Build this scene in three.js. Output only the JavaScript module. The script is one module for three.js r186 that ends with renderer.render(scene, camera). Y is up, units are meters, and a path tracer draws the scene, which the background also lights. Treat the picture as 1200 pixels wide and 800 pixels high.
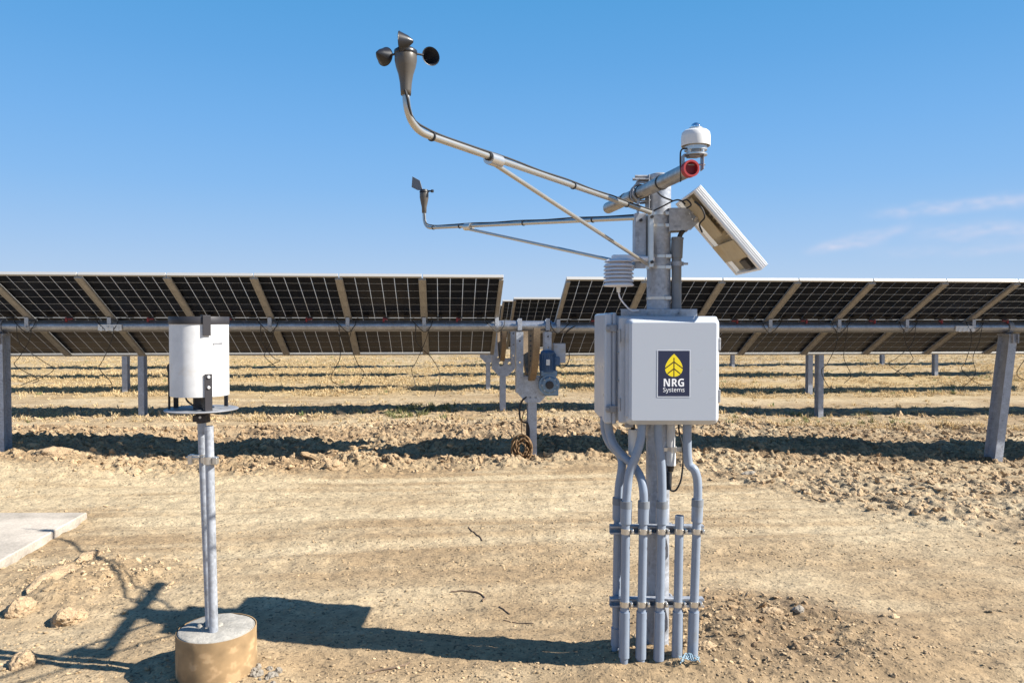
import * as THREE from 'three';
import { RoundedBoxGeometry } from 'three/addons/geometries/RoundedBoxGeometry.js';
import { mergeGeometries } from 'three/addons/utils/BufferGeometryUtils.js';

// ------------------------------------------------------------------ camera, sky, sun, exposure
const EYE = 1.64, FOCAL = 867, PITCH = Math.atan(22 / FOCAL);      // focal length in units of 1/1200 of the picture's width
const scene = new THREE.Scene();
const camera = new THREE.PerspectiveCamera(2 * Math.atan(400 / FOCAL) * 180 / Math.PI, 1.5, 0.05, 3000);
camera.position.set(0, EYE, 0);
camera.rotation.set(-PITCH, 0, 0);
const EXPOSURE = 2.05;
const renderer = new THREE.WebGLRenderer({ antialias: true });
renderer.setSize(1024, 682);
renderer.toneMapping = THREE.LinearToneMapping;
renderer.toneMappingExposure = EXPOSURE;
renderer.shadowMap.enabled = true;
const SUN = new THREE.Vector3(1.21, 1, 0.245).normalize();

// ------------------------------------------------------------------ random numbers and noise
let seed = 20240611;
const rnd = () => { seed |= 0; seed = seed + 0x6D2B79F5 | 0; let t = Math.imul(seed ^ seed >>> 15, 1 | seed); t = t + Math.imul(t ^ t >>> 7, 61 | t) ^ t; return ((t ^ t >>> 14) >>> 0) / 4294967296; };
const rr = (a, b) => a + (b - a) * rnd();
const clamp01 = (x) => Math.min(1, Math.max(0, x));
const sstep = (a, b, x) => { const t = clamp01((x - a) / (b - a)); return t * t * (3 - 2 * t); };
const lerp = (a, b, t) => a + (b - a) * t;
function hash(ix, iy) { let h = Math.imul(ix, 374761393) + Math.imul(iy, 668265263) | 0; h = Math.imul(h ^ h >>> 13, 1274126177); h ^= h >>> 16; return (h >>> 0) / 4294967296; }
function vnoise(x, y) {                                            // -1 .. 1
  const ix = Math.floor(x), iy = Math.floor(y), fx = x - ix, fy = y - iy;
  const u = fx * fx * fx * (fx * (fx * 6 - 15) + 10), v = fy * fy * fy * (fy * (fy * 6 - 15) + 10);
  const a = hash(ix, iy), b = hash(ix + 1, iy), c = hash(ix, iy + 1), d = hash(ix + 1, iy + 1);
  return (a + (b - a) * u + (c - a) * v + (a - b - c + d) * u * v) * 2 - 1;
}
function fbm(x, y, n = 4) { let s = 0, a = 0.5; for (let i = 0; i < n; i++) { s += a * vnoise(x, y); x = x * 2.03 + 17.1; y = y * 2.03 - 9.7; a *= 0.5; } return s; }
function tnoise(x, y, p) {                                         // value noise that repeats every p cells
  const ix = Math.floor(x), iy = Math.floor(y), fx = x - ix, fy = y - iy, w = (k) => ((k % p) + p) % p;
  const u = fx * fx * (3 - 2 * fx), v = fy * fy * (3 - 2 * fy);
  const a = hash(w(ix), w(iy)), b = hash(w(ix + 1), w(iy)), c = hash(w(ix), w(iy + 1)), d = hash(w(ix + 1), w(iy + 1));
  return a + (b - a) * u + (c - a) * v + (a - b - c + d) * u * v;
}

// the sky: clear blue, paler towards the horizon, a few thin streaks of cirrus to the right
{
  const W = 2048, Hh = 1024, data = new Float32Array(W * Hh * 4);
  const toLin = (c) => (c <= 0.04045 ? c / 12.92 : ((c + 0.055) / 1.055) ** 2.4);
  const stops = [[-90, 150, 170, 190], [-2, 196, 214, 236], [0, 194, 214, 238], [3, 182, 208, 238], [6, 162, 199, 240], [10, 137, 188, 240], [14, 120, 179, 237], [19, 101, 168, 229], [24, 86, 160, 221], [40, 62, 124, 188], [90, 40, 84, 142]];
  const col = (e) => { let i = 0; while (i < stops.length - 2 && e > stops[i + 1][0]) i++; const a = stops[i], b = stops[i + 1], t = clamp01((e - a[0]) / (b[0] - a[0])); return [1, 2, 3].map((k) => toLin(lerp(a[k], b[k], t) / 255)); };
  // cirrus streaks: [azimuth from, to (degrees right of the view axis), elevation at both ends, half thickness, strength]
  const streaks = [[24.6, 42, 7.5, 8.0, 0.36, 0.85], [21.6, 28.5, 5.2, 6.5, 0.34, 0.55], [21.0, 27, 5.1, 5.6, 0.22, 0.5], [27, 46, 6.0, 5.8, 0.5, 0.6], [24.5, 44, 4.7, 4.8, 0.34, 0.4], [48, 75, 8.5, 10, 0.9, 0.3]];
  for (let j = 0; j < Hh; j++) for (let i = 0; i < W; i++) {
    const el = ((j + 0.5) / Hh - 0.5) * 180, ang = ((i + 0.5) / W - 0.5) * 2 * Math.PI;
    const x = Math.cos(ang), z = Math.sin(ang), az = Math.atan2(x, -z) * 180 / Math.PI;
    const c = col(el);
    const d = new THREE.Vector3(x * Math.cos(el * Math.PI / 180), Math.sin(el * Math.PI / 180), z * Math.cos(el * Math.PI / 180));
    const g = Math.pow(Math.max(0, d.dot(SUN)), 6) * 0.16;          // air brightens round the sun
    let w = 0;
    for (const [a0, a1, e0, e1, th, st] of streaks) {
      if (az < a0 - 2 || az > a1 + 2) continue;
      const t = (az - a0) / (a1 - a0), mid = lerp(e0, e1, t) + 0.12 * vnoise(az * 0.9, e0 * 3), n = 0.6 + 0.4 * fbm(az * 0.8, el * 7 - az * 1.0, 4) * 2;
      w += st * Math.exp(-(((el - mid) / th) ** 2)) * sstep(0, 0.25, t) * (1 - sstep(0.8, 1.05, t)) * clamp01(n);
    }
    w = clamp01(w);
    const o = (j * W + i) * 4, wh = [toLin(0.845), toLin(0.86), toLin(0.94)];
    for (let k = 0; k < 3; k++) data[o + k] = (lerp(c[k], wh[k], w) + g * [1, 0.96, 0.88][k]) / EXPOSURE;
    data[o + 3] = 1;
  }
  const sky = new THREE.DataTexture(data, W, Hh, THREE.RGBAFormat, THREE.FloatType);
  sky.mapping = THREE.EquirectangularReflectionMapping; sky.magFilter = THREE.LinearFilter; sky.needsUpdate = true;
  scene.background = sky; scene.environment = sky;
}
const sun = new THREE.DirectionalLight(new THREE.Color().setRGB(1, 0.945, 0.85), 5.0);
sun.position.copy(SUN).multiplyScalar(60).add(new THREE.Vector3(0, 0, -12));
sun.target.position.set(0, 0, -12); scene.add(sun, sun.target);
sun.castShadow = true; sun.shadow.mapSize.set(4096, 4096);
Object.assign(sun.shadow.camera, { left: -30, right: 30, top: 30, bottom: -30, near: 1, far: 160 });

// ------------------------------------------------------------------ helpers
const taken = new Map();
function numbered(n) { const k = taken.get(n) ?? 0; taken.set(n, k + 1); return k ? `${n}_${String(k).padStart(3, '0')}` : n; }
function tag(o, label, category, group, kind) { if (label) o.userData.label = label; if (category) o.userData.category = category; if (group) o.userData.group = group; if (kind) o.userData.kind = kind; return o; }
function thing(name, label, category, [x, y, z] = [0, 0, 0], group, turn = 0) {
  const g = new THREE.Group(); g.name = numbered(name); g.position.set(x, y, z); g.rotation.y = turn; scene.add(g);
  return tag(g, label, category, group);
}
function boxUV(g) {                                                // uv in metres, from the side that each face looks to
  const p = g.attributes.position, n = g.attributes.normal, uv = new Float32Array(p.count * 2);
  for (let i = 0; i < p.count; i++) {
    const ax = Math.abs(n.getX(i)), ay = Math.abs(n.getY(i)), az = Math.abs(n.getZ(i));
    if (ay > ax && ay > az) { uv[2 * i] = p.getX(i); uv[2 * i + 1] = p.getZ(i); }
    else if (ax > az) { uv[2 * i] = p.getZ(i); uv[2 * i + 1] = p.getY(i); }
    else { uv[2 * i] = p.getX(i); uv[2 * i + 1] = p.getY(i); }
  }
  g.setAttribute('uv', new THREE.BufferAttribute(uv, 2)); return g;
}
function merge(list) {
  const a = (Array.isArray(list) ? list : [list]).map((g) => { let q = g.index ? g.toNonIndexed() : g; for (const k of Object.keys(q.attributes)) if (!['position', 'normal', 'uv'].includes(k)) q.deleteAttribute(k); if (!q.attributes.uv) q.setAttribute('uv', new THREE.BufferAttribute(new Float32Array(q.attributes.position.count * 2), 2)); return q; });
  return a.length === 1 ? a[0] : mergeGeometries(a);
}
function mesh(name, geos, m) { const o = new THREE.Mesh(boxUV(merge(geos)), m); o.name = name; o.castShadow = o.receiveShadow = true; return o; }
function part(parent, name, geos, m) { const o = mesh(name, geos, m); parent.add(o); return o; }         // in the parent's own coordinates
function wpart(parent, name, geos, m) {                            // given in world coordinates, kept relative to the (unturned) thing
  const o = mesh(name, geos, m); let p = parent; const off = new THREE.Vector3(); while (p && p !== scene) { off.sub(p.position); p = p.parent; }
  o.geometry.translate(off.x, off.y, off.z); parent.add(o); return o;
}
const V = (x, y, z) => new THREE.Vector3(x, y, z);
const UP = V(0, 1, 0);
function cyl(a, b, r, r2 = r, seg = 16, open = false) {
  const d = b.clone().sub(a), g = new THREE.CylinderGeometry(r2, r, d.length(), seg, 1, open);
  g.applyQuaternion(new THREE.Quaternion().setFromUnitVectors(UP, d.normalize()));
  return g.translate((a.x + b.x) / 2, (a.y + b.y) / 2, (a.z + b.z) / 2);
}
function pipe(a, b, r, wall = 0.004, seg = 20) {                   // a hollow tube with open ends
  const L = a.distanceTo(b), g = new THREE.LatheGeometry([[r - wall, 0], [r, 0], [r, L], [r - wall, L], [r - wall, 0]].map(([x, y]) => new THREE.Vector2(x, y)), seg).toNonIndexed();
  g.computeVertexNormals(); smoothRound(g);
  g.applyQuaternion(new THREE.Quaternion().setFromUnitVectors(UP, b.clone().sub(a).normalize()));
  return g.translate(a.x, a.y, a.z);
}
function smoothRound(g) {                                          // lathe about y: round normals where the face is upright
  const p = g.attributes.position, n = g.attributes.normal;
  for (let i = 0; i < p.count; i++) if (Math.abs(n.getY(i)) < 0.1) { const x = p.getX(i), z = p.getZ(i), l = Math.hypot(x, z) || 1, s = Math.sign(x * n.getX(i) + z * n.getZ(i)); n.setXYZ(i, s * x / l, 0, s * z / l); }
}
function tube(pts, r, seg = 40, rad = 10) { return new THREE.TubeGeometry(new THREE.CatmullRomCurve3(pts, false, 'centripetal'), seg, r, rad, false); }
function box(w, h, d, x = 0, y = 0, z = 0, bevel = 0.002) { const g = bevel > 0 ? new RoundedBoxGeometry(w, h, d, 1, Math.min(bevel, w / 2.1, h / 2.1, d / 2.1)) : new THREE.BoxGeometry(w, h, d); return g.translate(x, y, z); }
function lathe(pts, seg = 32) { return new THREE.LatheGeometry(pts.map(([r, y]) => new THREE.Vector2(r, y)), seg); }
function extrude(pts, depth, holes = [], bevel = 0) {
  const s = new THREE.Shape(pts.map(([x, y]) => new THREE.Vector2(x, y)));
  for (const [x, y, r] of holes) { const h = new THREE.Path(); h.absarc(x, y, r, 0, Math.PI * 2, true); s.holes.push(h); }
  return new THREE.ExtrudeGeometry(s, { depth, bevelEnabled: bevel > 0, bevelSize: bevel, bevelThickness: bevel, bevelSegments: 1, curveSegments: 14 });
}
function band(c, axis, r, w, t = 0.003) {                          // a strap round a pipe: centre, axis, inner radius, width
  const a = axis.clone().normalize().multiplyScalar(w / 2); return pipe(c.clone().sub(a), c.clone().add(a), r + t, t);
}
const cp = Math.cos(PITCH), sp = Math.sin(PITCH);
function at(u, v, Z) {                                             // the point that I measured at (u, v) in the photograph, Z metres out
  const x = (u - 600) / FOCAL, y = (400 - v) / FOCAL, dy = y * cp - sp, dz = y * -sp - cp;
  return V(x / -dz * Z, EYE + dy / -dz * Z, -Z);
}

// ------------------------------------------------------------------ textures
function dataTex(N, f, srgb, rep) {
  const d = new Uint8Array(N * N * 4);
  for (let j = 0; j < N; j++) for (let i = 0; i < N; i++) { const c = f(i / N, j / N); for (let k = 0; k < 3; k++) d[(j * N + i) * 4 + k] = Math.max(0, Math.min(255, Math.round((Array.isArray(c) ? c[k] : c) * 255))); d[(j * N + i) * 4 + 3] = 255; }
  const t = new THREE.DataTexture(d, N, N); t.wrapS = t.wrapT = THREE.RepeatWrapping; t.magFilter = THREE.LinearFilter; t.minFilter = THREE.LinearMipmapLinearFilter; t.generateMipmaps = true;
  if (srgb) t.colorSpace = THREE.SRGBColorSpace; if (rep) t.repeat.set(rep, rep); t.needsUpdate = true; return t;
}
const oct = (x, y, p, n) => { let s = 0, a = 0.5, w = 0; for (let i = 0; i < n; i++) { s += a * tnoise(x * p, y * p, p); w += a; p *= 2; a *= 0.55; } return s / w; };
// zinc flakes: nearest of scattered points, repeating
function flakes(x, y, p) { const gx = Math.floor(x * p), gy = Math.floor(y * p); let best = 9, id = 0; for (let a = -1; a <= 1; a++) for (let b = -1; b <= 1; b++) { const cx = gx + a, cy = gy + b, w = (k) => ((k % p) + p) % p, px = cx + hash(w(cx), w(cy) + 91), py = cy + hash(w(cx) + 57, w(cy)), d = (x * p - px) ** 2 + (y * p - py) ** 2; if (d < best) { best = d; id = hash(w(cx) + 7, w(cy) + 3); } } return id; }
const zincMap = dataTex(512, (x, y) => { const v = 0.80 + 0.11 * flakes(x, y, 26) + 0.16 * (oct(x, y, 6, 4) - 0.5) - 0.10 * sstep(0.66, 0.8, oct(x + 0.31, y + 0.7, 9, 4)); return [v, v, v * 1.01]; }, true, 3);
const zincRough = dataTex(512, (x, y) => 0.45 + 0.2 * flakes(x, y, 26) + 0.3 * (oct(x, y, 8, 3) - 0.5), false, 3);
const grimeMap = dataTex(512, (x, y) => { const n = oct(x, y, 5, 5), s = oct(x * 1, y * 1 + 0.4, 24, 3), v = 0.93 + 0.12 * (n - 0.5) + 0.06 * (s - 0.5), b = sstep(0.58, 0.8, n) * 0.09; return [v - b * 0.5, v - b * 0.9, v - b * 1.5]; }, true, 1.7);
const grimeRough = dataTex(512, (x, y) => 0.5 + 0.35 * (oct(x, y, 9, 4) - 0.5), false, 1.7);
const concreteMap = dataTex(1024, (x, y) => { const v = 0.80 + 0.28 * (oct(x, y, 5, 5) - 0.5) + 0.16 * (oct(x, y, 90, 3) - 0.5); return [v, v * 0.985, v * 0.955]; }, true, 1);
const cardMap = dataTex(512, (x, y) => { const a = oct(x, y, 4, 5), b = oct(x + 0.4, y * 1, 14, 4), v = 0.80 + 0.45 * (a - 0.5) + 0.25 * (b - 0.5), w = sstep(0.58, 0.72, b) * 0.10; return [v + w, v * 0.98 + w, v * 0.93 + w * 1.2]; }, true, 1.3);
const soilMap = dataTex(1024, (x, y) => {
  const fine = oct(x, y, 128, 3), mid = oct(x + 0.3, y, 24, 4), speck = sstep(0.70, 0.80, oct(x, y + 0.5, 170, 2)), dark = sstep(0.68, 0.78, oct(x + 0.5, y, 110, 2));
  const v = 0.82 + 0.24 * (fine - 0.5) + 0.20 * (mid - 0.5) + 0.08 * speck - 0.27 * dark; return [v, v * 0.985, v * 0.965];
}, true, 1);
const soilBump = dataTex(1024, (x, y) => 0.5 + 0.55 * (oct(x, y, 128, 3) - 0.5) + 0.5 * (oct(x + 0.3, y, 24, 4) - 0.5) + 0.18 * sstep(0.70, 0.80, oct(x, y + 0.5, 170, 2)), false, 1);

// ------------------------------------------------------------------ materials
const lin = (r, g, b) => new THREE.Color().setRGB(r, g, b);
const std = (r, g, b, rough = 0.6, metal = 0, extra = {}) => new THREE.MeshStandardMaterial({ color: lin(r, g, b), roughness: rough, metalness: metal, ...extra });
const M = {
  zinc: std(0.54, 0.575, 0.63, 1, 0.30, { map: zincMap, roughnessMap: zincRough }),
  zincDull: std(0.46, 0.47, 0.49, 1, 0.3, { map: zincMap, roughnessMap: zincRough }),
  tubeSteel: std(0.50, 0.52, 0.56, 0.42, 0.8, { map: zincMap }),
  rail: std(0.50, 0.47, 0.42, 0.6, 0.3, { map: zincMap }),
  alu: std(0.72, 0.70, 0.67, 0.35, 0.85, { map: grimeMap }),
  aluFrame: std(0.76, 0.76, 0.77, 0.45, 0.2),
  modFrame: std(0.46, 0.45, 0.43, 0.5, 0.25),
  pipeSteel: std(0.58, 0.56, 0.53, 0.38, 0.75, { map: zincMap }),
  boom: std(0.62, 0.60, 0.56, 0.34, 0.8, { map: grimeMap }),
  pvc: std(0.29, 0.345, 0.435, 0.75, 0, { map: grimeMap, roughnessMap: grimeRough }),
  pvcDark: std(0.22, 0.24, 0.27, 0.55, 0, { map: grimeMap }),
  gasket: std(0.10, 0.12, 0.15, 0.6),
  enclosure: std(0.47, 0.50, 0.56, 0.8, 0, { map: grimeMap, roughnessMap: grimeRough }),
  enclosureLid: std(0.47, 0.505, 0.565, 0.7, 0, { roughnessMap: grimeRough }),
  white: std(0.80, 0.80, 0.80, 0.5, 0, { map: grimeMap }),
  shieldWhite: std(0.74, 0.72, 0.74, 0.42, 0),
  black: std(0.018, 0.018, 0.02, 0.45),
  blackMetal: std(0.035, 0.033, 0.038, 0.5, 0.2),
  finGrey: std(0.16, 0.165, 0.18, 0.45, 0.1),
  rubber: std(0.02, 0.02, 0.022, 0.65),
  cupBlack: std(0.016, 0.017, 0.022, 0.35),
  sensorBody: std(0.10, 0.088, 0.075, 0.38, 0.15),
  red: std(0.34, 0.018, 0.022, 0.5),
  redDark: std(0.20, 0.012, 0.018, 0.55),
  blueMotor: std(0.06, 0.13, 0.26, 0.45, 0.1, { map: grimeMap }),
  gearbox: std(0.20, 0.30, 0.42, 0.5, 0.25, { map: grimeMap }),
  rust: std(0.30, 0.22, 0.14, 0.75, 0.25, { map: zincMap }),
  cell: new THREE.MeshPhysicalMaterial({ color: lin(0.008, 0.0095, 0.015), roughness: 0.3, specularIntensity: 0.55 }),
  laminate: new THREE.MeshPhysicalMaterial({ color: lin(0.80, 0.78, 0.74), roughness: 0.7, transmission: 0.55, thickness: 0 }),
  frontGlass: new THREE.MeshPhysicalMaterial({ color: lin(0.02, 0.025, 0.045), roughness: 0.1, clearcoat: 1, clearcoatRoughness: 0.03 }),
  glass: new THREE.MeshPhysicalMaterial({ color: lin(0.95, 0.96, 0.97), roughness: 0.03, transmission: 1, thickness: 0.01, ior: 1.5 }),
  backsheet: std(0.56, 0.46, 0.30, 0.65, 0, { map: grimeMap }),
  concrete: std(0.56, 0.545, 0.52, 0.92, 0, { map: concreteMap, bumpMap: soilBump, bumpScale: 0.003 }),
  slab: std(0.72, 0.66, 0.60, 0.92, 0, { map: concreteMap, bumpMap: soilBump, bumpScale: 0.0015 }),
  cardboard: std(0.44, 0.305, 0.175, 0.85, 0, { map: cardMap }),
  soilLump: std(0.60, 0.44, 0.275, 0.95, 0, { map: soilMap, bumpMap: soilBump, bumpScale: 0.006 }),
  stoneGrey: std(0.58, 0.53, 0.47, 0.9, 0, { map: concreteMap, bumpMap: soilBump, bumpScale: 0.004 }),
  twig: std(0.16, 0.11, 0.075, 0.9),
  rope: std(0.24, 0.145, 0.07, 0.85),
  wireBlue: std(0.28, 0.42, 0.52, 0.5),
};
M.soilLump.map.wrapS = THREE.RepeatWrapping;

// ------------------------------------------------------------------ the ground
const ROW_TILT = 0.091, rowZ = (k) => 8.92 + 4.5 * k, rowX = (k) => 0.24 - 0.41 * k;
function zones(x, Z) {
  const Zr = Z - ROW_TILT * x, wob = 0.35 * fbm(x * 0.55, Z * 0.4, 3);
  let rough = sstep(8.0, 8.75, Zr + wob) * (1 - sstep(11.6, 12.6, Zr + wob));
  for (let k = 1; k < 7; k++) rough = Math.max(rough, 0.55 * sstep(rowZ(k) - 1.0, rowZ(k) - 0.3, Zr + wob) * (1 - sstep(rowZ(k) + 1.2, rowZ(k) + 2.4, Zr + wob)));
  // churned soil on the right comes nearer to the camera
  const edge = x < 1.5 ? 8.6 : x < 3 ? lerp(8.6, 6.35, (x - 1.5) / 1.5) : lerp(6.35, 5.3, Math.min(1, (x - 3) / 0.9)), right = 0.62 * sstep(0.9, 2.2, x) * sstep(edge - 0.35, edge + 0.5, Z + wob * 0.8) * (1 - sstep(8.5, 9.2, Zr));
  rough = Math.max(rough, right);
  // dug soil round the mast and the lumps beside the slab
  const mast = sstep(1.0, 0.25, Math.hypot((x - 1.35) / 1.1, (Z - 3.85) / 0.85) + wob * 0.4);
  const lumps = sstep(1.0, 0.3, Math.hypot((x + 2.7) / 0.85, (Z - 4.7) / 0.75) + wob * 0.4);
  const straw = sstep(15.8, 18.2, Zr) * clamp01(0.62 + 0.9 * fbm(x * 0.25 + 3, Z * 0.9, 3));
  return { Zr, rough, mast, lumps, straw, wob };
}
const TRACKS = [[5.55, 0.05], [6.35, 0.04], [6.75, -0.02], [7.25, 0.03], [7.75, 0.0]];     // tyre tracks along the dirt road
const trackAt = (x, Zr, [c, b]) => (Zr - c - b * x - 0.10 * vnoise(x * 0.22 + c * 7, c)) / 0.13;
function ruts(x, Zr) { if (Zr < 4.8 || Zr > 8.6) return 0; let h = 0; for (const t of TRACKS) { const d = trackAt(x, Zr, t), k = 0.45 + 0.55 * clamp01(0.5 + 1.4 * vnoise(x * 0.5 + t[0] * 3, t[0])); h += k * (-0.013 * Math.exp(-(d ** 4)) + 0.008 * Math.exp(-((Math.abs(d) - 1.35) ** 2) * 6) + 0.0025 * Math.exp(-(d ** 4)) * Math.sin(x * 60 + 9 * d * Math.sign(vnoise(t[0] * 9, 3)))); } return h; }
function groundY(x, z) {
  const Z = -z, { Zr, rough, mast, lumps } = zones(x, Z), far = 1 - sstep(25, 60, Z);
  let h = 0.03 * fbm(x * 0.45 + 5, Z * 0.45, 2) * (1 - 0.6 * rough);
  const clod = Math.abs(vnoise(x * 5.2 + 3, Z * 5.2)) * -1 + 0.5, clod2 = 0.5 - Math.abs(vnoise(x * 11 - 8, Z * 11 + 2));
  h += rough * (0.03 + 0.08 * fbm(x * 1.3, Z * 2.0, 3) + 0.06 * clod + 0.045 * clod2 + 0.022 * vnoise(x * 23, Z * 23));
  const smooth = 1 - Math.max(rough, mast, lumps);
  h += smooth * (0.022 * fbm(x * 0.3 + 1, Zr * 4.2, 3) + 0.005 * vnoise(x * 9, Z * 9) + 0.0032 * vnoise(x * 23, Z * 23) + 0.002 * vnoise(x * 47, Z * 47));
  h += mast * (0.055 + 0.05 * fbm(x * 2.6, Z * 2.6, 3) + 0.018 * clod2 + 0.012 * vnoise(x * 24, Z * 24) + 0.006 * vnoise(x * 50, Z * 50));
  h += lumps * (0.025 + 0.05 * fbm(x * 2.2 + 9, Z * 2.2, 3) + 0.035 * clod + 0.016 * clod2 + 0.008 * vnoise(x * 24, Z * 24) + 0.005 * vnoise(x * 50, Z * 50));
  h += -0.17 * sstep(2.5, 6, x) * sstep(7.0, 8.8, Z) * (1 - sstep(18, 30, Z)) + 0.15 * sstep(3.6, 5.4, -x) * sstep(6.8, 7.9, Z) * (1 - sstep(9.2, 11.5, Z));
  h += 0.065 * Math.exp(-(((x - 0.72) / 0.36) ** 2 + ((Z - 3.48) / 0.26) ** 2)) * (1 + 0.7 * fbm(x * 7, Z * 7, 3)) + 0.05 * Math.exp(-(((x + 1.36) / 0.26) ** 2 + ((Z - 3.4) / 0.24) ** 2)) * (1 + 0.8 * fbm(x * 6, Z * 6, 3));
  h += smooth * ruts(x, Zr);
  return h * far;
}
{
  const axis = (from, steps) => { const a = [from]; for (const [to, d0, d1] of steps) { let c = a[a.length - 1]; const start = c, span = to - start; while (c < to - 1e-6) { const d = d0 * Math.pow(d1 / d0, clamp01((c - start) / span)); c = Math.min(to, c + d); a.push(c); } } return a; };
  const xr = axis(0, [[3.4, 0.015, 0.015], [8, 0.015, 0.06], [25, 0.06, 0.5], [900, 0.5, 90]]), xs = [...xr.slice(1).reverse().map((v) => -v), ...xr];
  const zs = [...axis(2.6, [[5.6, 0.014, 0.014], [13, 0.014, 0.04], [30, 0.04, 0.25], [900, 0.25, 90]])];
  zs.unshift(...axis(0, [[0.6, 0.05, 0.6]]).slice(0, 0), -60, -20, -8, -3, -1, 0, 0.7, 1.3, 1.8, 2.1, 2.3, 2.4, 2.5);
  const nx = xs.length, nz = zs.length, pos = new Float32Array(nx * nz * 3), uv = new Float32Array(nx * nz * 2), col = new Float32Array(nx * nz * 3), idx = new Uint32Array((nx - 1) * (nz - 1) * 6);
  const pale = [0.64, 0.525, 0.350], dry = [0.43, 0.312, 0.182], dark = [0.28, 0.188, 0.106], damp = [0.23, 0.158, 0.092], strawC = [0.56, 0.415, 0.195];
  for (let j = 0, q = 0; j < nz; j++) for (let i = 0; i < nx; i++, q++) {
    const x = xs[i], Z = zs[j], { Zr, rough, mast, lumps, straw, wob } = zones(x, Z);
    pos.set([x, groundY(x, -Z), -Z], q * 3); uv.set([x * 0.62, Z * 0.62], q * 2);
    // tyre-smoothed road in streaks along the rows
    const streak = fbm(x * 0.22 + 7, Zr * 4.5, 4), blotch = fbm(x * 1.1, Z * 1.1 + 40, 4), road = sstep(5.0, 6.2, Zr + wob) * (1 - sstep(7.9, 8.5, Zr + wob));
    let t = clamp01(0.28 + 0.24 * sstep(4.6, 6.2, Zr) + 1.3 * streak * (0.5 + 0.7 * road) + 0.8 * blotch + 0.35 * road + 0.45 * road * fbm(x * 0.12, Zr * 10, 3));
    if (Zr > 4.8 && Zr < 8.6) for (const tr of TRACKS) t = clamp01(t + 0.28 * Math.exp(-(trackAt(x, Zr, tr) ** 4)) * (1 - rough));
    const c = [0, 1, 2].map((k) => lerp(dry[k], pale[k], t));
    const d = clamp01(rough * (0.55 + 1.1 * fbm(x * 1.7, Z * 2.4, 3))), e = clamp01(mast * (1.0 + 1.3 * blotch));
    for (let k = 0; k < 3; k++) { c[k] = lerp(c[k], dark[k], d * 0.9); c[k] = lerp(c[k], damp[k], e * 0.9); c[k] = lerp(c[k], dry[k], lumps * 0.6); c[k] = lerp(c[k], strawC[k], straw * 0.75); c[k] *= 1 + 0.07 * vnoise(x * 14, Z * 14) + 0.07 * vnoise(x * 33, Z * 33); }
    col.set(c, q * 3);
  }
  for (let j = 0, q = 0; j < nz - 1; j++) for (let i = 0; i < nx - 1; i++) { const a = j * nx + i, b = a + 1, c = a + nx, d = c + 1; idx.set([a, b, c, b, d, c], q); q += 6; }
  const g = new THREE.BufferGeometry(); g.setAttribute('position', new THREE.BufferAttribute(pos, 3)); g.setAttribute('uv', new THREE.BufferAttribute(uv, 2)); g.setAttribute('color', new THREE.BufferAttribute(col, 3)); g.setIndex(new THREE.BufferAttribute(idx, 1)); g.computeVertexNormals();
  const o = new THREE.Mesh(g, new THREE.MeshStandardMaterial({ color: 0xffffff, vertexColors: true, map: soilMap, bumpMap: soilBump, bumpScale: 0.007, roughness: 0.97 }));
  o.name = 'ground'; o.receiveShadow = o.castShadow = true; tag(o, 'bare tan earth with a smoothed dirt road and churned strips', null, null, 'structure'); scene.add(o);
}
const on = (x, Z) => V(x, groundY(x, -Z), -Z);
function footAt(u, v) { let Z = (v - 378) > 1 ? EYE * FOCAL / (v - 378) : 50; for (let i = 0; i < 12; i++) { const p = at(u, v, Z), h = groundY(p.x, p.z); Z = (EYE - h) / (EYE - p.y) * Z; } const p = at(u, v, Z); return V(p.x, groundY(p.x, p.z), p.z); }

// concrete slab at the left edge
{
  const g = thing('concrete_slab', 'pale concrete slab with a raised edge at the left edge of the dirt', 'slab', [-5.9, 0, -5.5]);
  g.userData.kind = 'structure'; delete g.userData.category;
  const c = V(-3.56, 0, -6.13), e = 0.12;
  const s = extrude([[-6, -0.05], [0, 0], [0.30, -2.6], [-6, -2.6]].map(([x, y]) => [x, y]), e, [], 0.008);
  s.rotateX(-Math.PI / 2); s.translate(c.x, -0.07, c.z);
  wpart(g, 'slab_top', s, M.slab);
}

// ------------------------------------------------------------------ solar trackers
const TILT = 28.5 * Math.PI / 180, PITCH_X = 0.892, MOD_W = 0.878, HALF = 0.965, TUBE_R = 0.064, TUBE_Y = 1.60, TURN = Math.atan(ROW_TILT);
const cellBox = new THREE.BoxGeometry(0.1346, 0.005, 0.1475);
const modGeo = (() => {
  const lip = 0.012, x = MOD_W / 2, fr = [
    box(MOD_W, 0.034, lip, 0, 0, HALF - lip / 2, 0.0015), box(MOD_W, 0.034, lip, 0, 0, -HALF + lip / 2, 0.0015),
    box(lip, 0.034, 2 * HALF - 2 * lip, x - lip / 2, 0, 0, 0.0015), box(lip, 0.034, 2 * HALF - 2 * lip, -x + lip / 2, 0, 0, 0.0015),
    box(MOD_W - 2 * lip, 0.002, 0.016, 0, -0.0155, HALF - lip - 0.008, 0), box(MOD_W - 2 * lip, 0.002, 0.016, 0, -0.0155, -HALF + lip + 0.008, 0)];
  const sheet = new THREE.PlaneGeometry(MOD_W - 2 * lip - 0.001, 2 * HALF - 2 * lip - 0.001).rotateX(-Math.PI / 2).translate(0, 0.009, 0);
  const cells = [];
  for (let i = 0; i < 6; i++) for (let j = 0; j < 12; j++) cells.push([(i - 2.5) * 0.1412, 0.009, (j - 5.5) * 0.1535 + (j < 6 ? -0.008 : 0.008)]);
  return { frame: boxUV(merge(fr)), sheet: boxUV(merge(sheet)), cells, joined: boxUV(merge(cells.map(([a, b, c]) => cellBox.clone().translate(a, b, c)))) };
})();
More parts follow.
